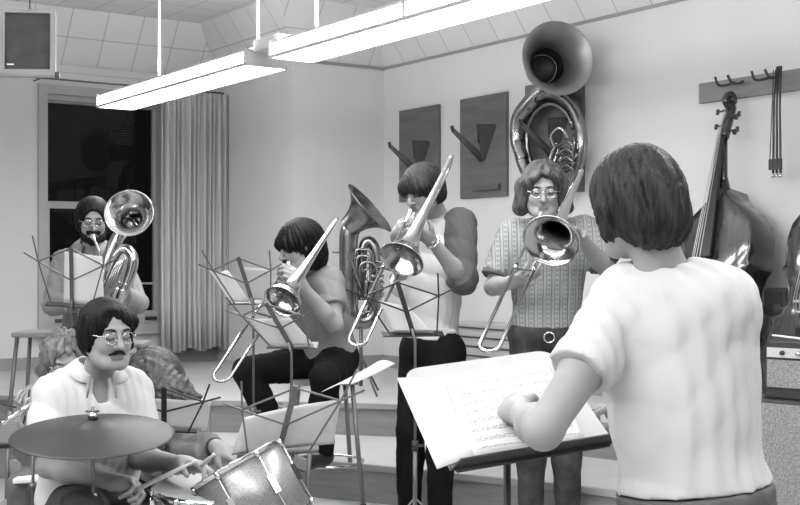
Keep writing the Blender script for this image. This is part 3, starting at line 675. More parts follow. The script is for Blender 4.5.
# ---------------------------------------------------------------- things on the walls
def board(pl, pr_, zt, zb, lab):
    b0, b1 = bof(pl), bof(pr_); t = empty('instrument_board', R(-.02, (b0+b1)/2, zb), lab, 'wall board', 'plywood boards on the right wall')
    m = MB(); m.rbox(-.03, 0, b0, b1, zb, zt); m.build('panel', M_['board'], t, bevel=.002)
    m = MB(); m.rbox(-.05, -.03, b0+.18, b1-.06, zb+.05, zb+.09); m.build('ledge', M_['bracket'], t)
    return t, b0, b1
def saddle(t, bc, zt, za):
    ap = R(-.05, bc+.01, za)
    tip = R(-.26, bc-.06, zt-.015); o = MB().prism([tip+UP*.0, tip-UP*.035, ap, R(-.05, bc-.02, za+.06)], E2*.018).build('saddle_arm', M_['bracket'], t)
    MB().tube([tip+UP*.02-E1*.01, tip-UP*.015, (tip+ap)/2-UP*.01, ap-UP*.01], .014, 8).build('arm_pad', M_['pad'], o)
    tp2 = R(-.13, bc+.07, zt); o = MB().prism([R(-.03, bc+.15, zt), tp2, ap, R(-.03, bc+.02, za)], E2*.018).build('saddle_fin', M_['pad'], t)
    MB().tube([R(-.03, bc+.15, zt), tp2+UP*.008, (tp2+ap)/2], .012, 8).build('fin_pad', M_['pad'], o)
B1 = board(402, 441, 2.70, 1.95, 'leftmost small plywood board with a V shaped saddle, behind the boy in the raglan shirt')
B2 = board(463, 509, 2.705, 1.945, 'middle plywood board with an empty V shaped saddle and a low ledge')
B3 = board(528, 585, 2.72, 1.94, 'plywood board mostly hidden behind the hanging sousaphone')
for (t, b0, b1), pxc, za in ((B1, 424, 2.17), (B2, 487, 2.225), (B3, 560, 2.2)):
    saddle(t, (b0+b1)/2, za+.24, za)
# rail with hooks
b0 = bof(702); rt = empty('hanging_rail', R(-.015, 4.2, 2.42), 'long wooden rail with hooks above the double basses', 'rail')
m = MB(); m.rbox(-.03, 0, b0, b0+2.3, 2.425, 2.545); m.build('rail_board', M_['rail'], rt, bevel=.003)
def hook(px, z=2.5):
    b = bof(px)
    for s in (-1, 1): MB().tube(smooth_path([R(-.03, b+s*.03, z+.02), R(-.09, b+s*.05, z), R(-.15, b+s*.05, z-.0), R(-.18, b+s*.045, z+.04)]), .008, 6).build('hook', M_['pad'], rt)
hook(742); hook(779)
# slatted heater by the wall, behind the players
rh = empty('wall_heater', R(-.1, (bof(474)+bof(512))/2, FL3), 'pale slatted heater at the right wall behind the trombonist in the patterned shirt', 'heater')
h0, h1 = bof(474), bof(512)+.45
m = MB(); m.rbox(-.16, -.01, h0, h1, FL3+.0, 1.02); m.build('cabinet', M_['radiator'], rh, bevel=.01)
for i in range(5): k = MB(); z = .70+i*.068; k.rbox(-.172, -.155, h0+.03, h1-.03, z, z+.012); k.build('slat', M_['dk_steel'], rh)
# speaker hanging top left
t = empty('hanging_speaker', P(28, 78, 6.0), 'boxy dark-fronted loudspeaker in a grey frame hanging by the ceiling', 'loudspeaker')
X_ = unit(V(.99, .14, -.0)); Z_ = unit(V(-.03, 0.12, 1)); Y_ = np.cross(Z_, X_); X_ = np.cross(Y_, Z_); ctr = P(28, 42, 6.0)
def sb(x, z, sx, sz, y0, y1, mi=0):
    m = MB(); m.box(ctr+X_*x+Z_*z+Y_*(y0+y1)/2, (sx, y1-y0, sz), (X_, Y_, Z_)); return m
sb(0, .0, .262, .325, .0, .06).build('cabinet', M_['spk_frame'], t, bevel=.006)
k = MB()
for x, z, sx, sz in ((-.122, 0, .024, .325), (.122, 0, .024, .325), (0, .154, .22, .018), (0, -.154, .22, .018)): k.v or None; k.box(ctr+X_*x+Z_*z-Y_*.01, (sx, .02, sz), (X_, Y_, Z_))
k.build('frame', M_['spk_frame'], t)
sb(0, .0, .222, .292, -.004, .0).build('grille', M_['spk'], t)
MB().tube([ctr-X_*.15-Z_*.172-Y_*.01, ctr+X_*.15-Z_*.172-Y_*.01], .014, 10).build('bottom_rail', M_['spk_frame'], t)
for s in (-1, 1): MB().tube([ctr+X_*s*.135-Z_*.172-Y_*.01, ctr+X_*s*.155-Z_*.172-Y_*.01], .019, 10).build('rail_end', M_['dk_steel'], t)
sb(-.082, -.118, .034, .007, -.009, -.004).build('badge', M_['chrome'], t)
MB().tube([ctr+Z_*.16+Y_*.05-X_*.06, ctr+Z_*.19+Y_*.05, ctr+Z_*.16+Y_*.05+X_*.06], .003, 6).build('hanging_wire', M_['steel'], t)
tp = ctr+Z_*.19+Y_*.05
MB().tube([tp, V(tp[0], tp[1], ZC)], .004, 6).build('ceiling_cable', M_['steel'], t)
# ================================================================= INSTRUMENTS
def bell_prof(L, r0, r1, p=5.0, n=26, t0=0.0, thick=True):
    out = []
    for i in range(n):
        t = i/(n-1); out.append((t0+L*t, r0+(r1*.38-r0)*t**1.6+(r1*.62)*(math.exp(p*(t-1)*2.2)-math.exp(-p*2.2))))
    return out
def trombone(M, E, wh, bell_off, label, mt='brass', bell_fwd=.38, bell_len=.6, bell_r=.108, out_frac=.42, grp='tenor trombones'):
    M = np.array(M, float); E = np.array(E, float); u = unit(E-M); L = np.linalg.norm(E-M)
    w = unit(np.array(wh, float)-np.dot(wh, u)*u); bo = np.array(bell_off, float); bo = bo-np.dot(bo, u)*u
    t = empty('trombone', M+u*.4, label, 'trombone', grp); ch = M_[mt]; sep = .078
    mp = MB(); mp.lathe(M, u, [(-.0, .009), (-.002, .0125), (.004, .0125), (.02, .0085), (.035, .005), (.075, .0065)], 14); mp.build('mouthpiece', M_['silver'], t)
    s0 = M+u*.07; i = MB(); i.tube([s0, M+u*(L-.06)], .0062, 10); i.tube([M+w*sep+u*.12, M+w*sep+u*(L-.06)], .0062, 10)
    i.bar(M+u*.13, M+u*.13+w*sep, .008, .008); i.build('inner_slide', M_['chrome'], t)
    o0 = L*out_frac; o = MB(); path = [M+u*o0, M+u*(L-.04)]+[M+u*(L-.04)+w*sep/2-w*sep/2*math.cos(a)+u*.04*math.sin(a) for a in np.linspace(.15, math.pi-.15, 9)]+[M+w*sep+u*(L-.04), M+w*sep+u*o0]
    o.tube(path, .0075, 10); o.bar(M+u*(o0+.03), M+u*(o0+.03)+w*sep, .009, .009)
    for q in (M+u*o0, M+w*sep+u*o0): o.tube([q-u*.004, q+u*.03], .0095, 10)
    o.build('outer_slide', ch, t)
    g0 = M+w*sep; B = M+w*sep+bo+u*bell_fwd; bk = bell_fwd-bell_len
    # gooseneck, tuning bow and bell
    n = MB(); r2 = np.linalg.norm(bo)/2; bd = unit(bo)
    cbow = g0+bo/2+u*bk
    n.tube([g0+u*.12, g0+u*bk]+[cbow-bd*r2*math.cos(a)-u*r2*math.sin(a) for a in np.linspace(.2, math.pi-.2, 10)]+[g0+bo+u*bk], np.linspace(.0075, .0105, 13), 12); n.build('tuning_bow', ch, t)
    br = MB(); br.bar(g0+u*.1, g0+bo+u*.1, .008, .008); br.bar(g0+u*(bk+.1), g0+bo+u*(bk+.1), .007, .007); br.tube([g0+u*.08, g0+u*.13], .011, 10); br.build('brace', M_['chrome'], t)
    st = B-u*bell_len; L1 = bell_len; prof = [(0, .0108), (.12, .0125), (.26, .0165), (.38, .024), (.46, .034), (.51, .046), (.545, .062), (.57, .08), (.59, bell_r*.92), (.6, bell_r)]
    ps = smooth_path([V(a*L1/.6, b, 0) for a, b in prof], 3); pr = [(q[0], q[1]) for q in ps]
    b = MB(); b.lathe(st, u, pr, 40); inner = [(a-.0005, max(b_-.0012, .004)) for a, b_ in pr][::-1]; b.lathe(st, u, [pr[-1]]+inner, 40)
    b.tube([B+(frame_for(u)[0]*math.cos(a)+frame_for(u)[1]*math.sin(a))*bell_r for a in np.linspace(0, 2*math.pi, 41)[:-1]], .0022, 6, closed=True)
    b.build('bell', ch, t)
    return t, dict(M=M, u=u, w=w, B=B, g0=g0, bo=bo, L=L, st=st)
def bell_horn(t, name, path, radii, mt, n=32, thick=.003):   # flaring tube along a path, open at its last point
    b = MB(); pts = smooth_path(path, 5); rr = np.interp(np.linspace(0, 1, len(pts)), np.linspace(0, 1, len(radii)), radii)
    b.tube(pts, rr, n, caps=False)
    k = max(2, len(pts)-14); b.tube(pts[k:][::-1], [max(q-thick, .002) for q in rr[k:][::-1]], n, caps=False)
    ax = unit(pts[-1]-pts[-2]); x, y, z = frame_for(ax)
    b.tube([pts[-1]+(x*math.cos(a)+y*math.sin(a))*rr[-1] for a in np.linspace(0, 2*math.pi, 41)[:-1]], thick*1.2, 6, closed=True)
    return b.build(name, mt, t)
def flare(c, ax, prof, n=44):
    b = MB(); x, y, z = frame_for(ax); b.lathe(c, ax, prof, n); b.lathe(c, ax, [prof[-1]]+[(t-.001, max(r-.003, .004)) for t, r in prof[::-1]], n)
    t, r = prof[-1]; b.tube([c+z*t+(x*math.cos(a)+y*math.sin(a))*r for a in np.linspace(0, 2*math.pi, n+1)[:-1]], .004, 6, closed=True); return b
def valves(t, base, ax, side, n, h, r, sp, mt):
    for i in range(n):
        c = base+side*sp*i; k = MB(); k.lathe(c, ax, [(0, .002), (.001, r), (h*.05, r*1.08), (h*.1, r), (h*.9, r), (h*.95, r*1.08), (h, r), (h+.005, .003)], 16); v = k.build('valve', mt, t)
        MB().lathe(c+ax*h, ax, [(0, .004), (.03, .004), (.031, r*.6), (.037, r*.6), (.038, .001)], 12).build('finger_button', M_['silver'], v)

# ---- tuba on its stand
D = 8.0
def T(px, py, d=0): return P(px, py, D+d)
t = empty('tuba', T(362, 330), 'lacquered tuba standing upright on a tripod stand between two trombonists', 'tuba')
bn = unit(V(.74, -.16, .66)); bc = P(370, 208, D-.05)
flare(bc-bn*.20, bn, [(0, .07), (.05, .078), (.09, .09), (.13, .115), (.16, .145), (.185, .182), (.20, .208)]).build('bell', M_['brass_dk'], t)
bell_horn(t, 'bell_bow', [T(349, 300), T(348.5, 270), T(348.5, 245), T(349.5, 233), T(353, 226), bc-bn*.19], [.058, .06, .062, .064, .064, .066], M_['brass_dk'])
bell_horn(t, 'bottom_bow', [T(349, 300), T(351, 314), T(358, 321, .02), T(368, 320, .03), T(374, 309, .04), T(375, 295, .04)], [.058, .058, .056, .052, .046, .042], M_['brass_dk'])
MB().tube(smooth_path([T(375, 296, .04), T(377, 270, .05), T(375, 250, .05), T(369, 241, .05), T(363, 248, .04), T(362, 275, .03), T(361, 300, .03)], 6), [.042, .038, .032, .028], 16).build('outer_branch', M_['brass_dk'], t)
for k, (x0, x1, y0, y1, dd) in enumerate(((355, 372, 250, 312, -.05), (357, 370, 256, 305, -.07), (360, 376, 262, 296, -.08), (362, 380, 268, 290, -.03))):
    MB().tube(smooth_path([T(x0, y1, dd), T(x0, y0+6, dd), T((x0+x1)/2, y0, dd), T(x1, y0+6, dd), T(x1, y1-6, dd), T((x0+x1)/2, y1, dd)], 5), .0105, 10).build('branch_tube', M_['brass_dk'], t)
for k in range(6): MB().tube(smooth_path([T(375, 262+k*6, -.06), T(381, 262+k*6, -.08), T(383, 264.5+k*6, -.08), T(381, 267+k*6, -.08), T(375, 267+k*6, -.06)], 4), .008, 8).build('valve_slide', M_['brass_dk'], t)
valves(t, T(365, 300, -.09), unit(V(.1, -.2, 1)), unit(V(.9, -.3, 0)), 3, .13, .018, .04, M_['brass_dk'])
MB().tube(smooth_path([T(362, 290, -.08), T(352, 262, -.16), T(348, 250, -.2)], 5), [.009, .006], 10).build('leadpipe', M_['brass_dk'], t)
st = empty('tuba_stand', V(T(361, 330)[0], D, FL3), 'thin black tripod stand carrying the tuba', 'instrument stand')
b = T(361, 322); MB().tube([b, V(b[0], b[1], FL3+.06)], .013, 10).build('post', M_['dk_steel'], st)
cr = MB(); cr.tube(smooth_path([b+V(-.1, -.05, .05), b+V(-.07, 0, -.02), b, b+V(.07, 0, -.02), b+V(.12, -.05, .05)], 5), .009, 8); cr.tube([T(332, 252), T(357, 254)], .006, 6); cr.build('cradle', M_['dk_steel'], st)
for k in range(3):
    a = math.radians(-60+120*k); e = V(b[0]+.22*math.cos(a), b[1]+.22*math.sin(a), FL3+.012); MB().tube([V(b[0], b[1], FL3+.26), e], .007, 8).build('leg', M_['dk_steel'], st)

# ---- sousaphone on the wall board
bb = bof(556, -.36); nrm = unit(V(-.28, -.94, -.12))
t = empty('sousaphone', R(-.15, bof(552, -.15), 2.0), 'big sousaphone hanging on the wall, its dark-throated bell above its coil', 'sousaphone')
def WS(px, py, a=-.15): q = R(a, bof(px, a)); return V(q[0], q[1], EYE-(py-HOR)/F_PX*q[1])
c = WS(558, 58, -.42); c0 = WS(549, 62, -.1)
ax = unit(c-c0); nrm = unit(V(.24, -.96, .10))
MB().lathe(c-nrm*.16, nrm, [(-.16, .002), (-.158, .1), (-.09, .112), (-.035, .118)], 40).build('throat', M_['throat_shade'], t)
flare(c-nrm*.16, nrm, [(-.16, .108), (-.10, .115), (-.04, .122), (.03, .143), (.08, .172), (.12, .194), (.148, .222), (.16, .24)], 52).build('bell', M_['horn'], t)
bell_horn(t, 'bell_neck', [WS(524, 160, -.15), WS(518, 140, -.15), WS(520, 118, -.15), WS(531, 103, -.14), WS(540, 92, -.12), WS(545, 80, -.1), c-nrm*.30], [.05, .055, .06, .065, .07, .08, .1], M_['brass_dk'])
def ring(cx, cy, rx, ry, r0, r1, a0, a1, aa=-.15):
    pts = [WS(cx+rx*math.cos(a), cy-ry*math.sin(a), aa) for a in np.radians(np.linspace(a0, a1, 26))]
    return MB().tube(pts, [r0, r1], 16)
ring(551, 141, 31, 47, .052, .03, 180, 480).build('body_coil', M_['brass_dk'], t)
ring(551, 141, 24, 37, .018, .014, 20, 370, -.13).build('inner_coil', M_['brass_dk'], t)
for k in range(4): MB().tube(smooth_path([WS(555+2*k, 148+7*k, -.2), WS(566, 141+8*k, -.24), WS(572, 145+8*k, -.24), WS(570, 152+8*k, -.22), WS(560, 156+7*k, -.2)], 5), .01, 8).build('valve_slide', M_['brass_dk'], t)
valves(t, WS(548, 165, -.2), unit(V(.35, -.2, .9)), unit(V(.8, -.5, .1)), 3, .12, .017, .042, M_['brass_dk'])
MB().tube(smooth_path([WS(556, 150, -.2), WS(551, 136, -.28), WS(560, 128, -.3), WS(568, 138, -.26)], 5), .008, 8).build('leadpipe', M_['chrome'], t)

# ---- double basses
def outline(h, n=26):
    k = [(0, .0), (.01, .12), (.03, .2), (.08, .27), (.17, .325), (.26, .335), (.34, .315), (.41, .285), (.44, .30), (.455, .29), (.47, .25), (.53, .2), (.59, .195), (.66, .22), (.685, .245), (.70, .25), (.72, .235), (.78, .245), (.85, .245), (.92, .225), (.99, .165), (1.04, .095), (1.08, .05), (1.12, .03)]
    return [(a*h/1.12, b*h/1.12) for a, b in k]
def double_bass(bottom, axis, front, label, H=1.23):
    Z = unit(axis); Fv = np.array(front, float); Fv = unit(Fv-np.dot(Fv, Z)*Z); X = np.cross(Z, Fv)*-1
    t = empty('double_bass', bottom-Z*.08, label, 'double bass', 'double basses standing along the right wall'); b0 = np.array(bottom, float)
    def Lb(x, y, z): return b0+X*x+Fv*y+Z*z
    half = outline(H); pts = [(-x, z) for z, x in half]+[(x, z) for z, x in half[::-1][1:-1]]+[]
    n = len(pts); cz = H*.45; m = MB(); rings = []
    D0_, dp = .0, .19
    for y, s in ((dp*.5-.0, .0), (dp*.5+.028, .25), (dp*.5+.026, .6), (dp*.5+.012, .88), (dp*.5, .985), (dp*.5-.008, 1.0), (-dp*.5+.008, 1.0), (-dp*.5, .985), (-dp*.5-.014, .8), (-dp*.5-.02, .4), (-dp*.5-.02, 0.02)):
        if s == 0: y += .03; s = .02
        rings.append([Lb(x*s, y, cz*(1-s)+z*s) for x, z in pts])
    vs = [p for r_ in rings for p in r_]; fs = []; mi = []
    for i in range(len(rings)-1):
        for k in range(n): fs.append([i*n+k, i*n+(k+1) % n, (i+1)*n+(k+1) % n, (i+1)*n+k]); mi.append(0 if i < 4 else 1)
    fs += [[k for k in range(n)][::-1], [(len(rings)-1)*n+k for k in range(n)]]; mi += [0, 1]
    link_mesh('body', vs, fs, [M_['varnish2'], M_['varnish']], t, midx=mi)
    e = MB(); e.tube([Lb(x, dp*.5-.002, z) for x, z in pts], .006, 6, closed=True); e.build('purfling_edge', M_['varnish'], t)
    nk = MB(); nk.tube([Lb(0, dp*.3, H-.03), Lb(0, dp*.42, H+.07), Lb(0, dp*.55, H+.29)], [.04, .024, .02], 12, flat=1.0); nk.build('neck', M_['varnish'], t)
    fb = MB(); a, b_ = Lb(0, dp*.5+.05, H-.42), Lb(0, dp*.62, H+.29)
    fb.prism([a-X*.045, a+X*.045, b_+X*.022, b_-X*.022], Fv*.018); fb.build('fingerboard', M_['ebony'], t, bevel=.003)
    hd = MB(); p0 = Lb(0, dp*.55, H+.29); hd.tube(smooth_path([p0, p0+Z*.1-Fv*.015, p0+Z*.2-Fv*.04], 4), [.028, .03, .024], 12)
    sc_c = p0+Z*.235-Fv*.02; hd.tube([sc_c+(Fv*math.cos(a)+Z*math.sin(a))*(.042-.028*a/9) for a in np.linspace(-1.9, 7.5, 30)], [.022, .014, .012], 10); hd.tube([sc_c-X*.032, sc_c+X*.032], .017, 12); hd.build('scroll', M_['varnish'], t)
    for k in range(4):
        s = 1 if k % 2 else -1; c = p0+Z*(.04+.045*k)-Fv*.01; g = MB(); g.tube([c, c+X*s*.075], .006, 8); g.box(c+X*s*.085, (.02, .008, .032), (X, Fv, Z)); g.lathe(c-Fv*.03+X*s*.03, X*s, [(0, .001), (.001, .016), (.008, .016), (.009, .001)], 12); g.build('tuning_peg', M_['black_steel'], t)
    br = MB(); bz = H*.47; br.prism([Lb(-.075, dp*.5+.02, bz), Lb(-.02, dp*.5+.03, bz), Lb(0, dp*.5+.07, bz), Lb(.02, dp*.5+.03, bz), Lb(.075, dp*.5+.02, bz), Lb(.045, dp*.5+.13, bz), Lb(0, dp*.5+.15, bz), Lb(-.045, dp*.5+.13, bz)], Z*.012); br.build('bridge', M_['stick'], t)
    tl = MB(); a, b_ = Lb(0, dp*.5+.03, .03), Lb(0, dp*.5+.09, H*.47-.12); tl.prism([a-X*.018, a+X*.018, b_+X*.04, b_-X*.04], Fv*.015); tl.build('tailpiece', M_['ebony'], t, bevel=.003)
    for k in range(4):
        x = (k-1.5); MB().tube([Lb(x*.018, dp*.5+.1, H*.47-.12), Lb(x*.022, dp*.5+.155-abs(x)*.006, bz+.006), Lb(x*.009, dp*.62+.03, H+.29), p0+Z*(.04+.045*k)+Fv*.015], .0022, 5).build('string', M_['string'], t)
    for s in (-1, 1):
        MB().tube(smooth_path([Lb(s*.085, dp*.5+.026, bz+.1), Lb(s*.1, dp*.5+.024, bz+.085), Lb(s*.11, dp*.5+.022, bz), Lb(s*.135, dp*.5+.02, bz-.075), Lb(s*.155, dp*.5+.016, bz-.065)], 4), [.009, .005, .008, .005, .009], 6).build('f_hole', M_['ebony'], t)
    MB().tube([Lb(0, 0, 0), Lb(0, 0, -.1)], [.014, .006], 8).build('endpin', M_['steel'], t)
    return t
bt = R(-.44, 3.90, FL3+.1); tpz = P(741, 108, 6.95)
double_bass(bt, tpz-bt, -E1*.8+E2*-.06, 'glossy double bass leaning on the wall, its scroll at the rail hook behind the conductor')
bt2 = R(-.46, bof(817, -.46), FL3+.1)
double_bass(bt2, UP+E1*.16+E2*.04, -E1*.9-E2*.1, 'second dark double bass, cut by the right side of the picture beside the black case', H=1.2)
# bows hanging from the rail
for k in range(3):
    b = bof(775+k*1.9, -.17); top = R(-.17, b, 2.5); q = empty('bass_bow', top-UP*.62, ['dark bass bow hanging frog down from the rail hook, the one next to the scroll', 'dark bass bow hanging frog down, in the middle of the hanging bunch', 'dark bass bow hanging frog down, on the far side of the bunch from the scroll'][k], 'bow', 'bass bows hanging from the rail')
    off = E2*(.012*(k-1)); MB().tube(smooth_path([top+UP*.05+E1*.02, top-UP*.15+off*.6, top-UP*.35+off*.8, top-UP*.54+off], 4), [.006, .007], 8).build('stick', M_['ebony'], q)
    MB().bar(top+UP*.03-E1*.0-E2*.01, top-UP*.5+off-E2*.016-E1*.01, .008, .003).build('bow_hair', M_['hair_md'], q)
    MB().box(top-UP*.49+off-E2*.01, (.03, .022, .06), (E2, E1, UP)).build('frog', M_['ebony'], q, bevel=.003)
    MB().ball(top-UP*.555+off*1.1, .011).build('screw_button', M_['chrome'], q)
# black case between the basses
t = empty('instrument_case', R(-.16, bof(768, -.2), FL3), 'tall black instrument case standing on the floor between the two double basses', 'instrument case')
ca, cb = bof(764, -.2), bof(787, -.2); m = MB(); m.rbox(-.21, -.03, ca, cb, FL3, 1.33); m.build('case_body', M_['tolex'], t, bevel=.02)
m = MB(); m.rbox(-.215, -.025, ca-.005, cb+.005, 1.05, 1.062); m.build('case_band', M_['black_steel'], t)
for z in (.8, 1.2): m = MB(); m.rbox(-.222, -.21, ca+.08, ca+.13, z, z+.04); m.build('latch', M_['dk_steel'], t)

# ---- amplifier and cabinet, front right
c0 = P(757, 400, 5.05); c1 = P(860, 410, 4.75); X_ = unit((c1-c0)*V(1, 1, 0)); Y_ = np.cross(UP, X_); zc = .905
base = V(c0[0], c0[1], 0)
def AB(x0, x1, y0, y1, z0, z1): return MB().hexa([base+X_*x0+Y_*y0+UP*z0, base+X_*x1+Y_*y0+UP*z0, base+X_*x1+Y_*y1+UP*z0, base+X_*x0+Y_*y1+UP*z0, base+X_*x0+Y_*y0+UP*z1, base+X_*x1+Y_*y0+UP*z1, base+X_*x1+Y_*y1+UP*z1, base+X_*x0+Y_*y1+UP*z1])
t = empty('speaker_cabinet', base+X_*.35+Y_*.18+UP*FL1, 'big amplifier cabinet with speckled grey grille cloth, bottom right corner', 'speaker cabinet')
AB(0, .72, .0, .36, FL1+.02, zc).build('cabinet', M_['tolex'], t, bevel=.01)
AB(.012, .708, -.012, .0, FL1+.05, zc-.015).build('grille', M_['amp_cloth'], t, bevel=.004)
for x in (.04, .68): AB(x-.02, x+.02, .03, .07, FL1, FL1+.02).build('foot', M_['rubber'], t); AB(x-.02, x+.02, .29, .33, FL1, FL1+.02).build('foot', M_['rubber'], t)
t = empty('guitar_amplifier', base+X_*.33+Y_*.16+UP*zc, 'small amplifier with a light control panel over its grille, on the big cabinet', 'amplifier')
AB(.02, .66, .04, .3, zc+.0, zc+.245).build('cabinet', M_['tolex'], t, bevel=.008)
AB(.03, .65, .03, .04, zc+.05, zc+.165).build('grille', M_['amp_cloth'], t)
cp = AB(.03, .65, .028, .042, zc+.175, zc+.215).build('control_panel', M_['amp_strip'], t)
for k in range(8): MB().lathe(base+X_*(.1+.07*k)+Y_*.03+UP*(zc+.195), -Y_, [(0, .011), (.014, .009), (.015, .001)], 12).build('knob', M_['chrome'] if k == 1 else M_['black_steel'], cp)
MB().tube(smooth_path([base+X_*.02+Y_*.1+UP*(zc+.262), base+X_*.25+Y_*.06+UP*(zc+.252), base+X_*.5+Y_*.1+UP*(zc+.253), base+X_*.72+Y_*.12+UP*(zc+.254)], 5), .005, 6).build('guitar_cable', M_['white_p'], None)
tag(bpy.data.objects['guitar_cable'], 'pale cable lying across the top of the small amplifier', 'cable')

# ================================================================= MUSIC STANDS
def wire_stand(tc, bcn, half, yawv, floor, label, steel='steel', pole='steel', legyaw=0.3, tri=.28, ends=True, sidek=1.0, skew=False):
    """tc, bcn: top and bottom of the desk's flat centre bar; half: spacing of the side joints; yawv: horizontal direction of the desk."""
    tc = np.array(tc, float); bcn = np.array(bcn, float); Yd = unit(tc-bcn); X = unit(np.array(yawv, float)-(0 if skew else np.dot(yawv, Yd))*Yd); H = np.linalg.norm(tc-bcn)
    N = unit(np.cross(X, Yd)); N = N if N[1] < 0 else -N      # toward the viewer
    def Q(x, y, z=0): return bcn+X*x*half+Yd*y*H+N*z
    t = empty('music_stand', V(bcn[0], bcn[1], floor), label, 'music stand', 'folding wire music stands'); sm = M_[steel]
    MB().bar(Q(0, -.03), Q(0, 1.0), .02, .005, N).build('centre_bar', sm, t)
    for s in (-1, 1):
        m = MB(); m.bar(Q(0, .98, .004), Q(s*1.0, .74, .006), .0065, .003, N); m.bar(Q(0, .45, .004), Q(s*1.0, .74, .009), .0065, .003, N); m.bar(Q(s*1.0, .74, .009), Q(s*1.45*sidek, .87*sidek, .009), .0065, .003, N); m.build('desk_arm', sm, t)
        m = MB(); m.bar(Q(s*1.16, 1.16, .012), Q(s*1.0, .74, .012), .0065, .003, N); m.bar(Q(s*1.0, .74, .012), Q(s*.62, .02, .012), .0065, .003, N); m.ball(Q(s, .74, .012), .006, 8); m.build('side_arm', sm, t)
    m = MB(); m.box(Q(0, 0, -.02), (half*1.7, .006, .045), (X, Yd, N)); m.build('lip', M_['black_steel'] if steel != 'steel' else M_['dk_steel'], t)
    b = V(bcn[0], bcn[1], bcn[2]); p1 = V(b[0]+N[0]*.02, b[1]+N[1]*.02, b[2]-.02); f0 = V(p1[0], p1[1], floor+.16); mid = p1*.45+f0*.55
    MB().tube([Q(0, .15, .008), p1, mid], .006, 8).build('upper_pole', M_[pole], t); MB().tube([mid, f0], .009, 8).build('lower_pole', M_[pole], t); MB().tube([mid-UP*.02, mid+UP*.02], .014, 10).build('collar', sm, t)
    MB().tube([mid, mid+X*.035], .005, 8).build('clamp_knob', sm, t)
    for k in range(3):
        a = legyaw+k*2*math.pi/3; dv = V(math.cos(a), math.sin(a), 0); q = MB(); q.tube([f0+UP*.14, f0+dv*tri-UP*.152], .005, 6); q.tube([f0-UP*.06, f0+dv*tri*.5+UP*-.005], .004, 6); q.build('leg', M_[pole], t)
    return t, (lambda x, y, z=0: Q(x, y, -z-.002)), X, Yd, N
def sheet(name, label, c4, mt, cat='sheet music', curl=.0, grp='sheet music on the stands', nrm=None, th=.0015, roll=False):
    """c4: bottom-left, bottom-right, top-right, top-left"""
    a, b, c, d = [np.array(q, float) for q in c4]; n = 10; vs = []; uv = []; nn = unit(np.cross(b-a, d-a)) if nrm is None else nrm
    nn = nn if nn[1] < 0 else -nn
    for j in range(n+1):
        for i in range(n+1):
            s, t = i/n, j/n; p = (a*(1-s)+b*s)*(1-t)+(d*(1-s)+c*s)*t; vs.append(p+nn*curl*math.sin(math.pi*s)*(.5+.5*t)+nn*curl*.6*t*t); uv.append((s, t))
    fs = [[j*(n+1)+i, j*(n+1)+i+1, (j+1)*(n+1)+i+1, (j+1)*(n+1)+i] for j in range(n) for i in range(n)]
    o = link_mesh(name, vs, fs, mt, uv=uv); m = o.modifiers.new('s', 'SOLIDIFY'); m.thickness = th; m.offset = 1 if np.dot(np.cross(b-a, d-a), nn) > 0 else -1
    return tag(o, label, cat, grp)
HX = V(1, 0, 0)
# euphonium player's stand
s1 = wire_stand(P(71, 247, 6.08), P(72, 307, 6.22), .162, V(1, .05, 0), FL1, 'folding music stand in front of the euphonium player at the window', 'dk_steel', 'dk_steel')
Q = s1[1]; sheet('sheet_music', 'blank-looking white sheet on the stand of the euphonium player', [Q(-.28, .05, .012), Q(1.0, .03, .012), Q(.95, .86, .012), Q(-.22, .9, .012)], M_['paper'])
# seated trombonist's two stands
s2 = wire_stand(P(238, 257, 5.62), P(253, 304, 5.75), .135, V(1, .25, 0), FL1, 'rear music stand left of the seated trombonist, two sheets on it', 'steel', 'steel', skew=True)
Q = s2[1]; sheet('sheet_music', 'narrow sheet curling on the left side of the rear stand before the seated trombonist', [Q(-.8, .02, .02), Q(-.1, .02, .015), Q(-.5, .72, .015), Q(-1.15, .68, .03)], M_['paper'], curl=.02)
sheet('sheet_music', 'wide sheet on the right side of the rear stand before the seated trombonist', [Q(-.05, .06, .015), Q(1.1, .03, .015), Q(.95, .7, .02), Q(-.05, .76, .012)], M_['paper_g'])
s3 = wire_stand(P(266, 303, 4.9), P(292, 348, 5.0), .125, V(1, -.05, .0), FL1, 'front music stand left of the seated trombonist, tilted, with its arms crossed', 'steel', 'steel', skew=True)
Q = s3[1]; sheet('sheet_music', 'pale grey sheet on the tilted front stand before the seated trombonist', [Q(-.85, .03, .012), Q(.75, .02, .012), Q(.45, .62, .02), Q(-.95, .6, .012)], M_['paper_g'])
# raglan player's stand
s6 = wire_stand(P(397, 281, 4.9), P(414, 336, 5.0), .155, V(1, .22, 0), FL1, 'music stand in front of the boy in the raglan shirt', 'black_steel', 'steel', skew=True)
Q = s6[1]; sheet('sheet_music', 'white sheet leaning on the stand of the boy in the raglan shirt', [Q(-.5, .03, .02), Q(.6, .0, .02), Q(.1, .5, .02), Q(-.65, .62, .02)], M_['paper'])
sheet('sheet_music', 'white pages lying open in the lip of the raglan player stand', [Q(-.6, .0, .045), Q(1.25, .0, .045), Q(1.15, .12, .0), Q(-.5, .12, .0)], M_['paper'])
# centre stand in front of the long haired player
s4 = wire_stand(P(164, 387, 4.45), P(164, 431, 4.55), .145, V(1, .05, .0), 0, 'black music stand behind the cymbal, in front of the long haired player', 'black_steel', 'dk_steel')
Q = s4[1]; sheet('sheet_music', 'grey page on the black music stand behind the cymbal', [Q(-.95, .05, .012), Q(1.1, .05, .012), Q(1.2, .68, .012), Q(-.9, .68, .012)], M_['paper_g'])
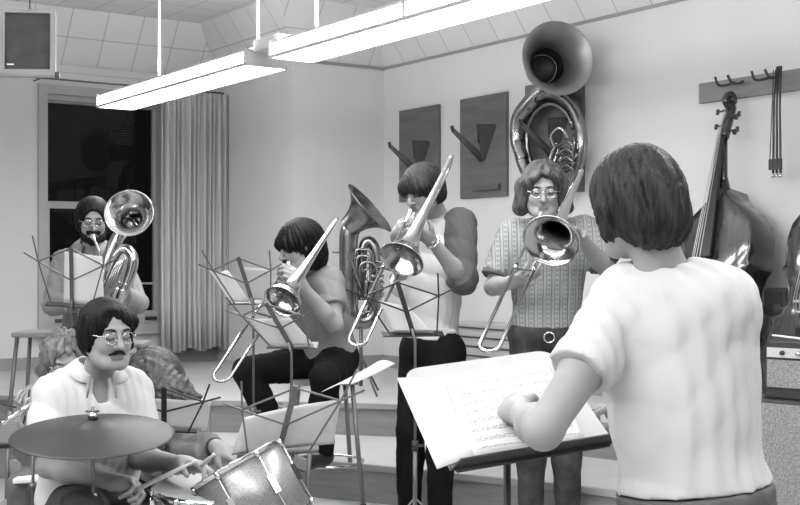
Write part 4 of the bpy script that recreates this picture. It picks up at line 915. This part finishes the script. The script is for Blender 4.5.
# big stand by the drums
s5 = wire_stand(P(296, 386, 4.1), P(278, 455, 4.2), .168, V(1, .06, .085), 0, 'tall music stand beside the tom drum holding a big open folder', 'steel', 'steel', skew=True)
Q = s5[1]; sheet('music_folder', 'big worn sheet music folder standing on the stand beside the tom drum', [Q(-.98, .02, .02), Q(1.15, .05, .02), Q(1.05, .66, .03), Q(-.9, .52, .03)], M_['folder'], curl=-.015, th=.006)
sheet('sheet_music', 'long white page drooping off the top of the stand beside the tom drum', [P(322, 392, 4.2), P(352, 384, 4.2), P(396, 367, 4.3), P(372, 371, 4.35)], M_['paper'], curl=.02)
# far left stand
s7 = wire_stand(P(-14, 398, 4.72), P(-6, 448, 4.82), .15, V(1, .1, .02), 0, 'music stand cut by the left side of the picture behind the cymbal', 'black_steel', 'dk_steel')
Q = s7[1]; sheet('sheet_music', 'printed page on the music stand at the left side of the picture', [Q(-.9, .03, .012), Q(1.1, .03, .012), Q(1.1, .5, .012), Q(-.9, .5, .012)], M_['score_g'])

# conductor's desk stand
c_bl, c_br, c_tl, c_tr = P(450, 469, 2.65), P(613, 441, 2.8), P(398, 370, 2.95), P(556, 351, 3.1)
t = empty('conductor_stand', V(.29, 2.92, 0), 'heavy black desk music stand before the conductor, a light backing on its desk', 'music stand')
ex = unit(c_br-c_bl); ey = unit((c_tl+c_tr)/2-(c_bl+c_br)/2); en = np.cross(ex, ey); en = en if en[1] < 0 else -en
W_ = np.linalg.norm(c_br-c_bl); Hh = np.linalg.norm(c_tl-c_bl); rr = .045; o_ = c_bl
cs = [o_, o_+ex*W_]
def corner(cx, cy, a0, a1): return [o_+ex*(cx+rr*math.cos(a))+ey*(cy+rr*math.sin(a)) for a in np.linspace(a0, a1, 6)]
poly = cs+corner(W_-rr, Hh-rr, 0, math.pi/2)+corner(rr, Hh-rr, math.pi/2, math.pi)
MB().prism(poly, -en*.004).build('desk', M_['desk'], t)
lp = MB(); lp.prism([o_-ey*.002, o_+ex*W_-ey*.002, o_+ex*(W_+.0)+en*.03-ey*.004, o_+ex*.02+en*.03-ey*.004], -ey*.004); lp.build('lip', M_['black_steel'], t)
lp = MB(); lp.prism([o_+en*.0, o_+ex*W_, o_+ex*(W_-.015)-ey*.014-en*.004, o_+ex*.015-ey*.012-en*.004], en*.004); lp.build('lip_edge', M_['black_steel'], t)
pc = o_+ex*W_*.5+ey*Hh*.42-en*.03; MB().tube([pc+en*.026, pc], .02, 12).build('tilt_hinge', M_['black_steel'], t)
MB().tube([pc, V(pc[0], pc[1], .45)], .009, 12).build('inner_pole', M_['black_steel'], t); MB().tube([V(pc[0], pc[1], .62), V(pc[0], pc[1], .06)], .0135, 12).build('outer_pole', M_['black_steel'], t)
for k in range(3): a = .5+k*2.094; MB().tube([V(pc[0], pc[1], .12), V(pc[0]+.24*math.cos(a), pc[1]+.24*math.sin(a), .014)], .009, 8).build('leg', M_['black_steel'], t)
def dk(px, py):   # point of the desk plane seen in direction px,py
    d = V((px-400)/F_PX, 1, -(py-HOR)/F_PX); o = V(0, 0, EYE); k = np.dot(c_bl+en*.004-o, en)/np.dot(d, en); return o+d*k
def dks(c4, off): return [dk(*q)+en*off for q in c4]
sheet('score_page', 'loose white page lying at the left on the conductor stand', dks([(437, 470), (478, 455), (446, 378), (397, 379)], .002), M_['score_f'], 'sheet music', grp='score pages on the conductor stand')
sheet('score_page', 'open handwritten score under the conductor hand, its left page', dks([(474, 458), (532, 450), (496, 371), (443, 381)], .005), M_['score'], 'sheet music', curl=.006, grp='score pages on the conductor stand')
sheet('score_page', 'open handwritten score on the conductor stand, its right page', dks([(530, 451), (585, 441), (545, 364), (494, 371)], .005), M_['score'], 'sheet music', curl=.006, grp='score pages on the conductor stand')
# ================================================================= PEOPLE
def floor_at(z): return z
# ---- trombonist in the patterned shirt
tb, I = trombone(P(541, 213, 5.33), P(477, 350, 4.5), (1, .0, .1), (.085, 0, .15), 'trombone with its bell facing the viewer, held by the man in the patterned shirt', bell_fwd=.42, bell_r=.118)
c = I['B']; print('bell2 px', 400+c[0]/c[1]*1200, 257-(c[2]-1.5)/c[1]*1200)
Y = 5.62
br1 = I['M']+I['u']*(I['L']*.42+.03)
J = dict(H=P(543, 190, 5.5), face=(-.1, -1, -.22), SL=P(585, 231, Y), SR=P(513, 234, Y+.02), PV=P(547, 330, Y+.03), NK=P(547, 223, Y-.02),
         ER=P(493, 287, Y-.05), WR=P(510, 283, Y-.33), EL=P(609, 273, Y-.1), WL=P(580, 237, Y-.38),
         HR=P(530, 338, Y+.03), HL=P(565, 338, Y+.03), KR=P(531, 428, Y-.02), KL=P(566, 428, Y-.02), AR=P(531, 516, Y+.05), AL=P(568, 517, Y+.05), floor=FL1)
J['hR'] = (unit(P(530, 276, 5.2)-J['WR']), (.5, -.2, .5), -1, [.5, .5, .55, .6], (.5, .7, .1))
J['hL'] = (unit(P(560, 222, 5.12)-J['WL']), (-.3, -.5, -.3), 1, .7)
person('trombone_player', 'standing trombone player with wavy hair and glasses in a patterned short sleeved shirt', J,
       dict(shirt=M_['stripe'], pants=M_['denim'], belt=M_['leather'], buckle=1, glasses=1, sleeve=.78, cuffs=M_['cuff'], down=0, bulk=1.03, waist=-.0, s=1.02, flare=.012), 'wavy', M_['hair_br'])
# ---- trombonist in the raglan shirt
tb, I = trombone(P(411, 211, 5.62), P(346, 343, 5.1), (1, .1, .12), (.05, -.03, .14), 'trombone pointing down left, held by the boy in the raglan shirt', bell_fwd=.40, bell_len=.68, bell_r=.102)
c = I['B']; print('bell1 px', 400+c[0]/c[1]*1200, 257-(c[2]-1.5)/c[1]*1200)
Y = 5.9
J = dict(H=P(422, 190, 5.8), face=(-.72, -.72, -.42), SL=P(461, 224, 5.82), SR=P(420, 230, 6.08), PV=P(431, 345, Y+.02), NK=P(438, 213, 5.93),
         EL=P(463, 280, 5.68), WL=P(431, 240, 5.5), ER=P(404, 284, 5.95), WR=P(396, 236, 5.75),
         HL=P(447, 352, Y-.07), HR=P(418, 352, Y+.08), KL=P(441, 430, Y-.15), KR=P(411, 428, Y-.02), AL=P(440, 510, Y-.05), AR=P(409, 508, Y+.1), floor=FL1)
J['hL'] = (unit(P(409, 227, 5.43)-J['WL']), (-.5, -.2, .6), -1, .75)
J['hR'] = (unit(P(404, 216, 5.6)-J['WR']), (.5, -.3, .2), 1, .9)
J['FL'] = V(-.6, -.7, 0); J['FR'] = V(-.8, -.5, 0)
p, L_ = person('trombone_player', 'standing trombone player with a bowl haircut in a pale raglan shirt with dark sleeves', J,
       dict(shirt=M_['raglan'], sleeve_m=M_['raglan_dk'], pants=M_['black_cl'], sleeve=1.12, waist=.03, bulk=.95, infl=.02, s=1.0, flare=.02), 'bowl', M_['hair_md'])
wd = unit(J['WL']-J['EL']); x_, y_, z_ = frame_for(wd); q = J['WL']-wd*.015
w_ = MB(); w_.tube([q+(x_*math.cos(a)+y_*math.sin(a))*.033 for a in np.linspace(0, 2*math.pi, 20)[:-1]], .006, 6, closed=True); w_.lathe(q+unit(V(0, -.8, .3))*.032, unit(V(0, -.8, .3)), [(0, .017), (.008, .016), (.009, .001)], 16); w_.build('wristwatch', M_['chrome'], p)
# ---- seated trombonist
tb, I = trombone(P(289, 263, 5.85), P(210, 379, 5.25), (1, .1, .1), (.10, -.05, .13), 'trombone pointing down left, held by the seated player in the heather tee', bell_fwd=.40, bell_len=.62, bell_r=.09)
c = I['B']; print('bell0 px', 400+c[0]/c[1]*1200, 257-(c[2]-1.5)/c[1]*1200)
Y = 6.2
J = dict(H=P(299, 246, 6.02), face=(-.85, -.5, -.3), SL=P(329, 281, 6.05), SR=P(300, 284, 6.36), PV=P(330, 356, 6.25), NK=P(315, 270, 6.17),
         EL=P(335, 325, 5.9), WL=P(303, 287, 5.8), ER=P(293, 322, 6.25), WR=P(283, 290, 6.05),
         HL=P(336, 362, 6.18), HR=P(318, 362, 6.3), KL=P(325, 378, 5.8), KR=P(246, 371, 6.1), AL=P(322, 450, 5.95), AR=P(284, 446, 6.15), floor=FL1)
J['hL'] = (unit(P(291, 272, 5.75)-J['WL']), (-.6, 0, .3), -1, .85)
J['hR'] = (unit(P(282, 272, 5.95)-J['WR']), (.4, -.5, .1), 1, .9)
J['FL'] = V(-.5, -.8, 0); J['FR'] = V(-.9, -.4, 0)
person('trombone_player', 'seated trombone player with shaggy dark hair and moustache in a heather short sleeved tee', J,
       dict(shirt=M_['tee_grey'], pants=M_['black_cl'], sleeve=.62, moustache=1, waist=.0, bulk=1.05, s=1.05), 'shag', M_['hair_dk'])
# ---- euphonium player
Y = 7.0
J = dict(H=P(93, 220, 6.88), face=(.3, -1, -.25), SL=P(119, 261, Y), SR=P(64, 262, Y), PV=P(91, 330, Y+.12), NK=P(92, 251, Y),
         ER=P(54, 304, Y-.1), WR=P(80, 303, Y-.32), EL=P(137, 303, Y-.08), WL=P(117, 293, Y-.34),
         HR=P(82, 338, Y+.1), HL=P(101, 338, Y+.1), KR=P(70, 350, Y-.36), KL=P(112, 350, Y-.36), AR=P(72, 418, Y-.26), AL=P(112, 418, Y-.26), floor=FL2)
J['hR'] = (unit(V(.9, -.3, .1)), (.2, -.6, -.6), 1, .6)
J['hL'] = (unit(V(-.75, -.3, .4)), (-.3, .2, .8), -1, .7)
person('euphonium_player', 'bearded player in a pale work shirt with eyes down, playing at the dark window', J,
       dict(shirt=M_['shirt_md'], pants=M_['denim'], sleeve=1.72, beard=1, glasses=1, collar=M_['shirt_md'], waist=-.02, s=1.04, wr=.006, infl=.014), 'smooth', M_['hair_dk'])
D = 6.62
def T(px, py, d=0): return P(px, py, D+d)
t = empty('euphonium', T(108, 318), 'shiny brass euphonium held by the bearded player at the window', 'euphonium')
bn = unit(V(.06, -.93, .30)); bc = P(129, 213, D-.12); k0 = bc-bn*.19
flare(k0, bn, [(0, .036), (.05, .04), (.09, .048), (.125, .062), (.15, .08), (.17, .1), (.183, .118), (.19, .13)]).build('bell', M_['brass'], t)
bell_horn(t, 'bell_branch', [T(86, 308, .0), T(88, 300), T(97, 280), T(108, 258, .03), T(120, 234, .06), k0+bn*.01], [.034, .034, .034, .035, .036, .038], M_['brass'])
MB().tube(smooth_path([T(86, 306), T(84, 316), T(92, 322), T(104, 317), T(118, 300, -.02), T(130, 275, -.03), T(133, 258, -.03), T(126, 249, -.02), T(117, 254, -.02), T(108, 275, -.02), T(100, 292, -.02)], 6), [.034, .034, .03, .028, .024], 18).build('body_bow', M_['brass'], t)
for k in range(4): MB().tube(smooth_path([T(98+3*k, 306-2*k, -.06), T(108+3*k, 282-2*k, -.08), T(118+2*k, 262-k, -.07), T(123+k, 266, -.06), T(112+3*k, 292-2*k, -.06)], 5), .008, 8).build('branch_tube', M_['brass'], t)
valves(t, T(104, 306, -.05), unit(V(.35, -.1, .9)), unit(V(.9, -.1, -.3)), 3, .12, .015, .035, M_['silver'])
MB().tube(smooth_path([T(93, 238, .02), T(97, 246, -.02), T(101, 258, -.05), T(104, 280, -.06)], 5), [.006, .008], 8).build('leadpipe', M_['brass'], t)
MB().lathe(T(92.5, 236, .03), unit(T(97, 246, -.02)-T(92.5, 236, .03)), [(0, .012), (.004, .016), (.012, .015), (.03, .008), (.05, .006)], 14).build('mouthpiece', M_['silver'], t)
# ---- drummer
Y = 4.25
J = dict(H=P(108, 334, 4.15), face=(.62, -.78, -.1), SL=P(130, 392, 4.32), SR=P(56, 396, 4.22), PV=P(88, 500, 4.32), NK=P(97, 378, 4.28),
         ER=P(48, 466, 4.12), WR=P(112, 482, 3.98), EL=P(137, 458, 4.28), WL=P(180, 464, 4.02),
         HR=P(72, 508, 4.3), HL=P(104, 508, 4.3), KR=P(82, 512, 3.86), KL=P(150, 516, 4.0), AR=P(80, 640, 3.95), AL=P(150, 640, 4.1), floor=0.0)
J['hR'] = (unit(V(1, -.25, -.02)), (-.2, -.6, -.8), 1, 1.05)
J['hL'] = (unit(V(.9, -.4, .05)), (.1, -.3, -.9), -1, .75)
person('drummer', 'seated drummer with glasses and moustache in a light open collared shirt', J,
       dict(shirt=M_['shirt_lt'], pants=M_['denim'], sleeve=.75, glasses=1, glr=.0009, moustache=.9, collar=M_['shirt_lt'], waist=-.03, down=1, wr=.0055, vox=.0045, infl=.02, s=1.0, flare=.025, bulk=1.05), 'parted', M_['hair_dk'], )
def stick(a, b, label):
    a = np.array(a); b = np.array(b); u = unit(b-a); L = np.linalg.norm(b-a); m = MB(); m.lathe(a, u, [(0, .003), (.004, .0075), (L*.7, .0072), (L*.93, .004), (L*.95, .0035), (L*.97, .006), (L*.99, .006), (L, .001)], 12)
    tag(m.build('drumstick', M_['stick']), label, 'drumstick', 'drumsticks of the drummer')
hR = J['WR']+J['hR'][0]*.085+V(0, -.02, -.02); stick(hR-unit(P(196, 461, 3.72)-hR)*.09, P(196, 461, 3.72), 'pale drumstick in the lower hand of the drummer, reaching over the snare')
hL = J['WL']+J['hL'][0]*.07+V(0, 0, -.035); stick(hL-V(.02, -.03, .0)*1.0, hL+unit(V(.25, -.5, .3))*.2, 'drumstick held short in the upper hand of the drummer')
# ---- conductor
Y = 2.6
J = dict(H=P(632, 202, 2.62), face=(-.6, .78, -.3), SL=P(628, 300, 2.66), SR=P(722, 304, 2.56), PV=P(695, 500, 2.62), NK=P(664, 272, 2.62),
         EL=P(543, 430, 2.46), WL=P(520, 412, 2.70), ER=P(722, 405, 2.86), WR=P(640, 410, 3.02),
         HL=P(677, 520, 2.66), HR=P(722, 520, 2.6), KL=P(670, 680, 2.66), KR=P(730, 690, 2.58), AL=P(668, 850, 2.62), AR=P(732, 870, 2.55), floor=0.0)
J['hL'] = (unit(V(-.25, .9, .12)), (.5, .2, -.5), -1, 1.1)
J['hR'] = (unit(V(-.8, .5, .1)), (0, .3, -.8), 1, .7)
person('conductor', 'conductor seen from behind in a white tee, his arm over the desk stand', J,
       dict(shirt=M_['tee_white'], pants=M_['denim_lt'], belt=M_['denim_lt'], sleeve=.58, noface=1, waist=.03, bulk=.98, infl=.016, wr=.0065, wf=56, flare=.004, s=.93, pinfl=.012, pcut=-.004, btop=-.004), 'back', M_['hair_md'], group='musicians at the rehearsal')
# ---- woman with wavy hair behind the drummer, flute across
J = dict(H=P(64, 361, 4.92), face=(.35, -.9, -.35), SL=P(84, 408, 5.0), SR=P(36, 405, 5.02), PV=P(58, 490, 5.0), NK=P(62, 398, 5.02),
         ER=P(28, 445, 4.95), WR=P(38, 416, 4.78), EL=P(95, 450, 4.9), WL=P(66, 420, 4.75), HR=P(46, 496, 4.98), HL=P(68, 496, 4.98), KR=P(26, 488, 4.62), KL=P(60, 492, 4.6), AR=P(26, 590, 4.66), AL=P(60, 590, 4.66), floor=0.0)
J['hR'] = (unit(V(-.4, -.5, .3)), (.3, .2, .7), 1, .8); J['hL'] = (unit(V(-.5, -.4, .3)), (.2, .2, .7), -1, .8)
person('flute_player', 'seated player with wavy light hair half hidden behind the drummer', J, dict(shirt=M_['shirt_md'], pants=M_['denim_lt'], sleeve=1.85, glasses=1, bulk=.88, s=.9, infl=.02), 'curly', M_['hair_lt'])
t = empty('flute', P(30, 412, 4.7), 'silver flute held by the wavy haired player behind the drummer', 'flute')
a, b = P(64, 382, 4.78), P(2, 424, 4.6); u = unit(b-a)
MB().tube([a, b], .009, 12).build('tube', M_['silver'], t)
for k in range(9): MB().lathe(a+u*(.2+.03*k)+V(0, -.008, .004), unit(V(0, -.8, .5)), [(0, .0075), (.005, .0075), (.006, .001)], 10).build('key', M_['chrome'], t)
# white folder on her lap
q = P(38, 476, 4.62); m = MB(); m.box(q+V(0, 0, .0), (.135, .2, .02), (unit(V(1, -.0, .04)), V(0, 1, 0), UP)); tag(m.build('white_folder', M_['white_p'], bevel=.006), 'white folder lying on the knee of the wavy haired player', 'folder')
# ---- long haired player bending forward
J = dict(H=P(154, 386, 5.0), face=(.45, -.5, -.8), hup=(.5, -.3, .8), SL=P(180, 412, 5.1), SR=P(132, 412, 5.0), PV=P(140, 492, 5.2), NK=P(156, 404, 5.04),
         ER=P(128, 455, 4.9), WR=P(160, 470, 4.75), EL=P(188, 452, 5.0), WL=P(216, 447, 4.78), HR=P(130, 496, 5.2), HL=P(154, 496, 5.2), KR=P(140, 495, 4.85), KL=P(172, 495, 4.85), AR=P(140, 588, 4.9), AL=P(172, 588, 4.9), floor=0.0)
J['hR'] = (unit(V(.6, -.3, .2)), (.0, -.2, -.7), 1, .7); J['hL'] = (unit(V(.8, -.3, -.3)), (.1, .2, -.8), -1, .6)
p, L_ = person('seated_player', 'seated player with long dark hair bending forward behind the black music stand', J, dict(shirt=M_['tee_grey'], pants=M_['denim'], sleeve=1.8, bulk=.9, s=1.12, infl=.018, locks=[(P(160, 372, 4.92), P(178, 388, 4.85), P(192, 400, 4.82), P(199, 412, 4.84), .058), (P(150, 370, 4.9), P(168, 395, 4.8), P(180, 412, 4.78), .055), (P(140, 372, 4.95), P(134, 392, 4.9), P(137, 412, 4.9), .045)]), 'long', M_['hair_br'])
wd = unit(J['WL']-J['EL']); x_, y_, z_ = frame_for(wd); q = J['WL']-wd*.01
MB().tube([q+(x_*math.cos(a)+y_*math.sin(a))*.033 for a in np.linspace(0, 2*math.pi, 20)[:-1]], .009, 6, closed=True).build('wristwatch', M_['leather'], p)

# ================================================================= DRUMS, SEATS
def drum(name, c, ax, r, h, label, shell, nl=8, stand_floor=0.0, hoop_h=.016):
    ax = unit(ax); c = np.array(c, float); x, y, z = frame_for(ax); t = empty(name, V(c[0], c[1], min(c[2], c[2]+ax[2]*h)), label, 'drum')
    m = MB(); m.lathe(c, ax, [(.004, r*.97), (.004, r), (h-.004, r), (h-.004, r*.97)], 48); m.build('shell', shell, t)
    MB().lathe(c, ax, [(-.002, .001), (-.003, r*.98), (.004, r*1.0)], 48).build('head', M_['drumhead'], t); MB().lathe(c, ax, [(h+.002, .001), (h+.003, r*.98), (h-.004, r)], 48).build('head', M_['drumhead'], t)
    for q in (-.006, h+.006-hoop_h): MB().lathe(c, ax, [(q, r*1.005), (q, r*1.05), (q+hoop_h*.3, r*1.03), (q+hoop_h, r*1.03), (q+hoop_h, r*1.005)], 48).build('hoop', M_['chrome'], t)
    for k in range(nl):
        a = 2*math.pi*(k+.5)/nl; d = x*math.cos(a)+y*math.sin(a); s = d*(r*1.055); m = MB(); m.tube([c+s-z*.004, c+s+z*(h+.004)], .0032, 6)
        m.bar(c+s*.985+z*(h*.5-.03), c+s*.985+z*(h*.5+.03), .02, .014, d); m.tube([c+s*.98+z*(-.004), c+s*.98+z*.02], .008, 6); m.tube([c+s*.98+z*(h-.02), c+s*.98+z*(h+.004)], .008, 6); m.build('lug', M_['chrome'], t)
    return t
a_ = unit(V(.46, -.12, -.80)); c = P(236, 465, 3.98)
tt = drum('tom_drum', c, a_, .158, .235, 'sparkle finished tom drum tilted toward the drummer, in front', M_['sparkle'], 7)
b = c+a_*.16; MB().tube([b-a_*0+V(-.05, .1, -.0), V(b[0]-.08, b[1]+.12, .52)], .012, 10).build('mount_arm', M_['chrome'], tt)
ts = V(b[0]-.08, b[1]+.12, 0); st = empty('tom_stand', ts, 'chrome stand under the sparkle tom drum', 'drum stand'); MB().tube([ts+UP*.1, ts+UP*.52], .014, 10).build('post', M_['chrome'], st)
for k in range(3): a = .4+k*2.094; MB().tube([ts+UP*.3, ts+V(.28*math.cos(a), .28*math.sin(a), .014)], .009, 8).build('leg', M_['chrome'], st)
c = P(203, 488, 4.0)+V(0, .02, 0)
sn = drum('snare_drum', c-V(0, 0, .12), unit(V(.05, -.08, 1)), .172, .12, 'snare drum with a pale head left of the tilted tom', M_['chrome'], 8)
s0 = V(c[0], c[1], 0); st = empty('snare_stand', s0, 'chrome tripod stand under the snare drum', 'drum stand'); MB().tube([s0+UP*.08, V(s0[0], s0[1], c[2]-.15)], .012, 10).build('post', M_['chrome'], st)
for k in range(3):
    a = .2+k*2.094; d = V(math.cos(a), math.sin(a), 0); MB().tube([s0+UP*.2, s0+d*.22+UP*.012], .008, 8).build('leg', M_['chrome'], st); zt = c[2]-.15
    MB().tube([V(s0[0], s0[1], zt), V(s0[0], s0[1], zt)+d*.14+UP*.005], .006, 8).build('basket_arm', M_['chrome'], st)
# cymbal
cc = P(93, 428, 3.85); ax = unit(V(.02, -.135, .99)); r = .259
cs = empty('cymbal', cc, 'large ride cymbal tilted in front of the drummer', 'cymbal')
pr = [(.03, .004), (.03, .012), (.026, .028), (.014, .045), (.008, .055), (.004, .09), (-.006, .16), (-.02, r-.01), (-.023, r), (-.025, r), (-.022, r-.012), (-.008, .16), (.002, .09), (.006, .055), (.012, .045), (.024, .028), (.028, .012), (.028, .004)]
MB().lathe(cc, ax, pr, 64).build('plate', M_['cymbal'], cs)
st = empty('cymbal_stand', V(cc[0], cc[1], 0), 'thin metal stand holding the ride cymbal', 'cymbal stand')
MB().tube([V(cc[0], cc[1], .5), cc+UP*.01, cc+ax*.07], .006, 8).build('upper_pole', M_['steel'], st); MB().tube([V(cc[0], cc[1], .62), V(cc[0], cc[1], .1)], .011, 10).build('lower_pole', M_['steel'], st)
MB().tube([V(cc[0], cc[1], .70), V(cc[0], cc[1], .735)], .014, 10).build('clamp', M_['steel'], st); MB().bar(V(cc[0]-.035, cc[1]-.01, .725), V(cc[0]+.012, cc[1], .74), .012, .008).build('wing_bolt', M_['chrome'], st)
wn = MB(); wn.lathe(cc+ax*.04, ax, [(0, .014), (.012, .012), (.014, .006), (.024, .005)], 12); wn.bar(cc+ax*.055-V(.022, 0, 0), cc+ax*.055+V(.022, 0, 0), .014, .006, UP); wn.build('wing_nut', M_['chrome'], st)
MB().lathe(cc+ax*.03, ax, [(0, .016), (.009, .016)], 14, caps=True).build('felt', M_['rubber'], st)
for k in range(3): a = .9+k*2.094; MB().tube([V(cc[0], cc[1], .3), V(cc[0]+.24*math.cos(a), cc[1]+.24*math.sin(a), .014)], .008, 8).build('leg', M_['steel'], st)
# second slim stand at the left
q = P(33, 452, 4.35); st = empty('cymbal_stand', V(q[0], q[1], 0), 'slim bare metal stand in front of the white folder, left of the ride cymbal', 'cymbal stand')
MB().tube([q, V(q[0], q[1], .5)], .006, 8).build('upper_pole', M_['dk_steel'], st); MB().tube([V(q[0], q[1], .55), V(q[0], q[1], .08)], .01, 8).build('lower_pole', M_['dk_steel'], st); MB().tube([P(33, 483, 4.35), P(33, 490, 4.35)], .017, 10).build('clamp', M_['dk_steel'], st)
for k in range(3): a = .9+k*2.094; MB().tube([V(q[0], q[1], .3), V(q[0]+.22*math.cos(a), q[1]+.22*math.sin(a), .014)], .008, 8).build('leg', M_['dk_steel'], st)
# stools
def stool(c, floor, h, w, label, grp='tall stools of the players', ro=0.0, spread=.05, sm='stool_wood'):
    t = empty('stool', V(c[0], c[1], floor), label, 'stool', grp); X = V(math.cos(ro), math.sin(ro), 0); Yv = np.cross(UP, X); b = V(c[0], c[1], floor)
    MB().box(b+UP*(h-.015), (w, w*.92, .03), (X, Yv, UP)).build('seat', M_[sm], t, bevel=.01)
    fr_ = MB()
    for sx, sy in ((-1, -1), (1, -1), (1, 1), (-1, 1)):
        top = b+X*sx*(w/2-.03)+Yv*sy*(w*.46-.03)+UP*(h-.03); bot = b+X*sx*(w/2-.03+spread)+Yv*sy*(w*.46-.03+spread); MB().tube([top, bot+UP*.012], .0125, 10).build('leg', M_['stool_leg'], t); MB().tube([bot+UP*.03, bot], .016, 10).build('foot_tip', M_['rubber'], t)
    k = .34; e = spread*(1-k)+w/2-.03; e2 = spread*(1-k)+w*.46-.03; pts = [b+X*sx*e+Yv*sy*e2+UP*h*k for sx, sy in ((-1, -1), (1, -1), (1, 1), (-1, 1))]
    ring_ = [sum(pts)/4+(X*math.cos(a)*e*1.25+Yv*math.sin(a)*e2*1.25) for a in np.linspace(0, 2*math.pi, 28)[:-1]]
    MB().tube(ring_, .008, 8, closed=True).build('foot_ring', M_['chrome'], t); return t
stool(P(47, 333, 7.25), FL2, P(47, 331, 7.25)[2]-FL2, .34, 'empty tall wooden stool under the dark window beside the bearded player')
stool(P(92, 333, 7.16)+V(.16, .1, 0), FL2, .60, .3, 'tall stool carrying the bearded player at the window')
stool(P(322, 372, 6.3), FL1, P(322, 374, 6.25)[2]-FL1-.02, .34, 'tall stool under the seated trombone player', ro=.2)
stool(P(86, 520, 4.38), 0.0, .44, .34, 'low stool under the drummer', ro=.2, spread=.02)
def chair(c, floor, yaw, label, mt='stool_wood', grp='chairs between the stands'):
    X = V(math.cos(yaw), math.sin(yaw), 0); Yv = np.cross(UP, X); b = V(c[0], c[1], floor); t = empty('chair', b, label, 'chair', grp)   # Yv = towards the backrest
    MB().box(b+UP*.43, (.4, .4, .02), (X, Yv, UP)).build('seat', M_[mt], t, bevel=.008)
    for sx in (-1, 1):
        MB().tube([b+X*sx*.19-Yv*.18+UP*.42, b+X*sx*.2-Yv*.2], .011, 8).build('leg', M_['steel'], t); MB().tube([b+X*sx*.19+Yv*.22+UP*.82, b+X*sx*.19+Yv*.19+UP*.42, b+X*sx*.2+Yv*.24], .011, 8).build('leg', M_['steel'], t)
    for z in (.58, .68, .78): MB().box(b+Yv*(.2+.03*(z-.5))+UP*z, (.37, .012, .055), (X, Yv, UP)).build('back_slat', M_[mt], t, bevel=.003)
    return t
chair(P(61, 500, 5.05)-V(.1, -.04, 0), 0.0, .05, 'chair under the wavy haired player behind the drummer')
chair(P(141, 500, 5.25)+V(.08, .06, 0), 0.0, .1, 'chair under the long haired player bending forward')
chair(P(240, 470, 5.0)+V(.0,.35,0), 0.0, -1.1, 'empty chair with a slatted back behind the snare and tom drums')
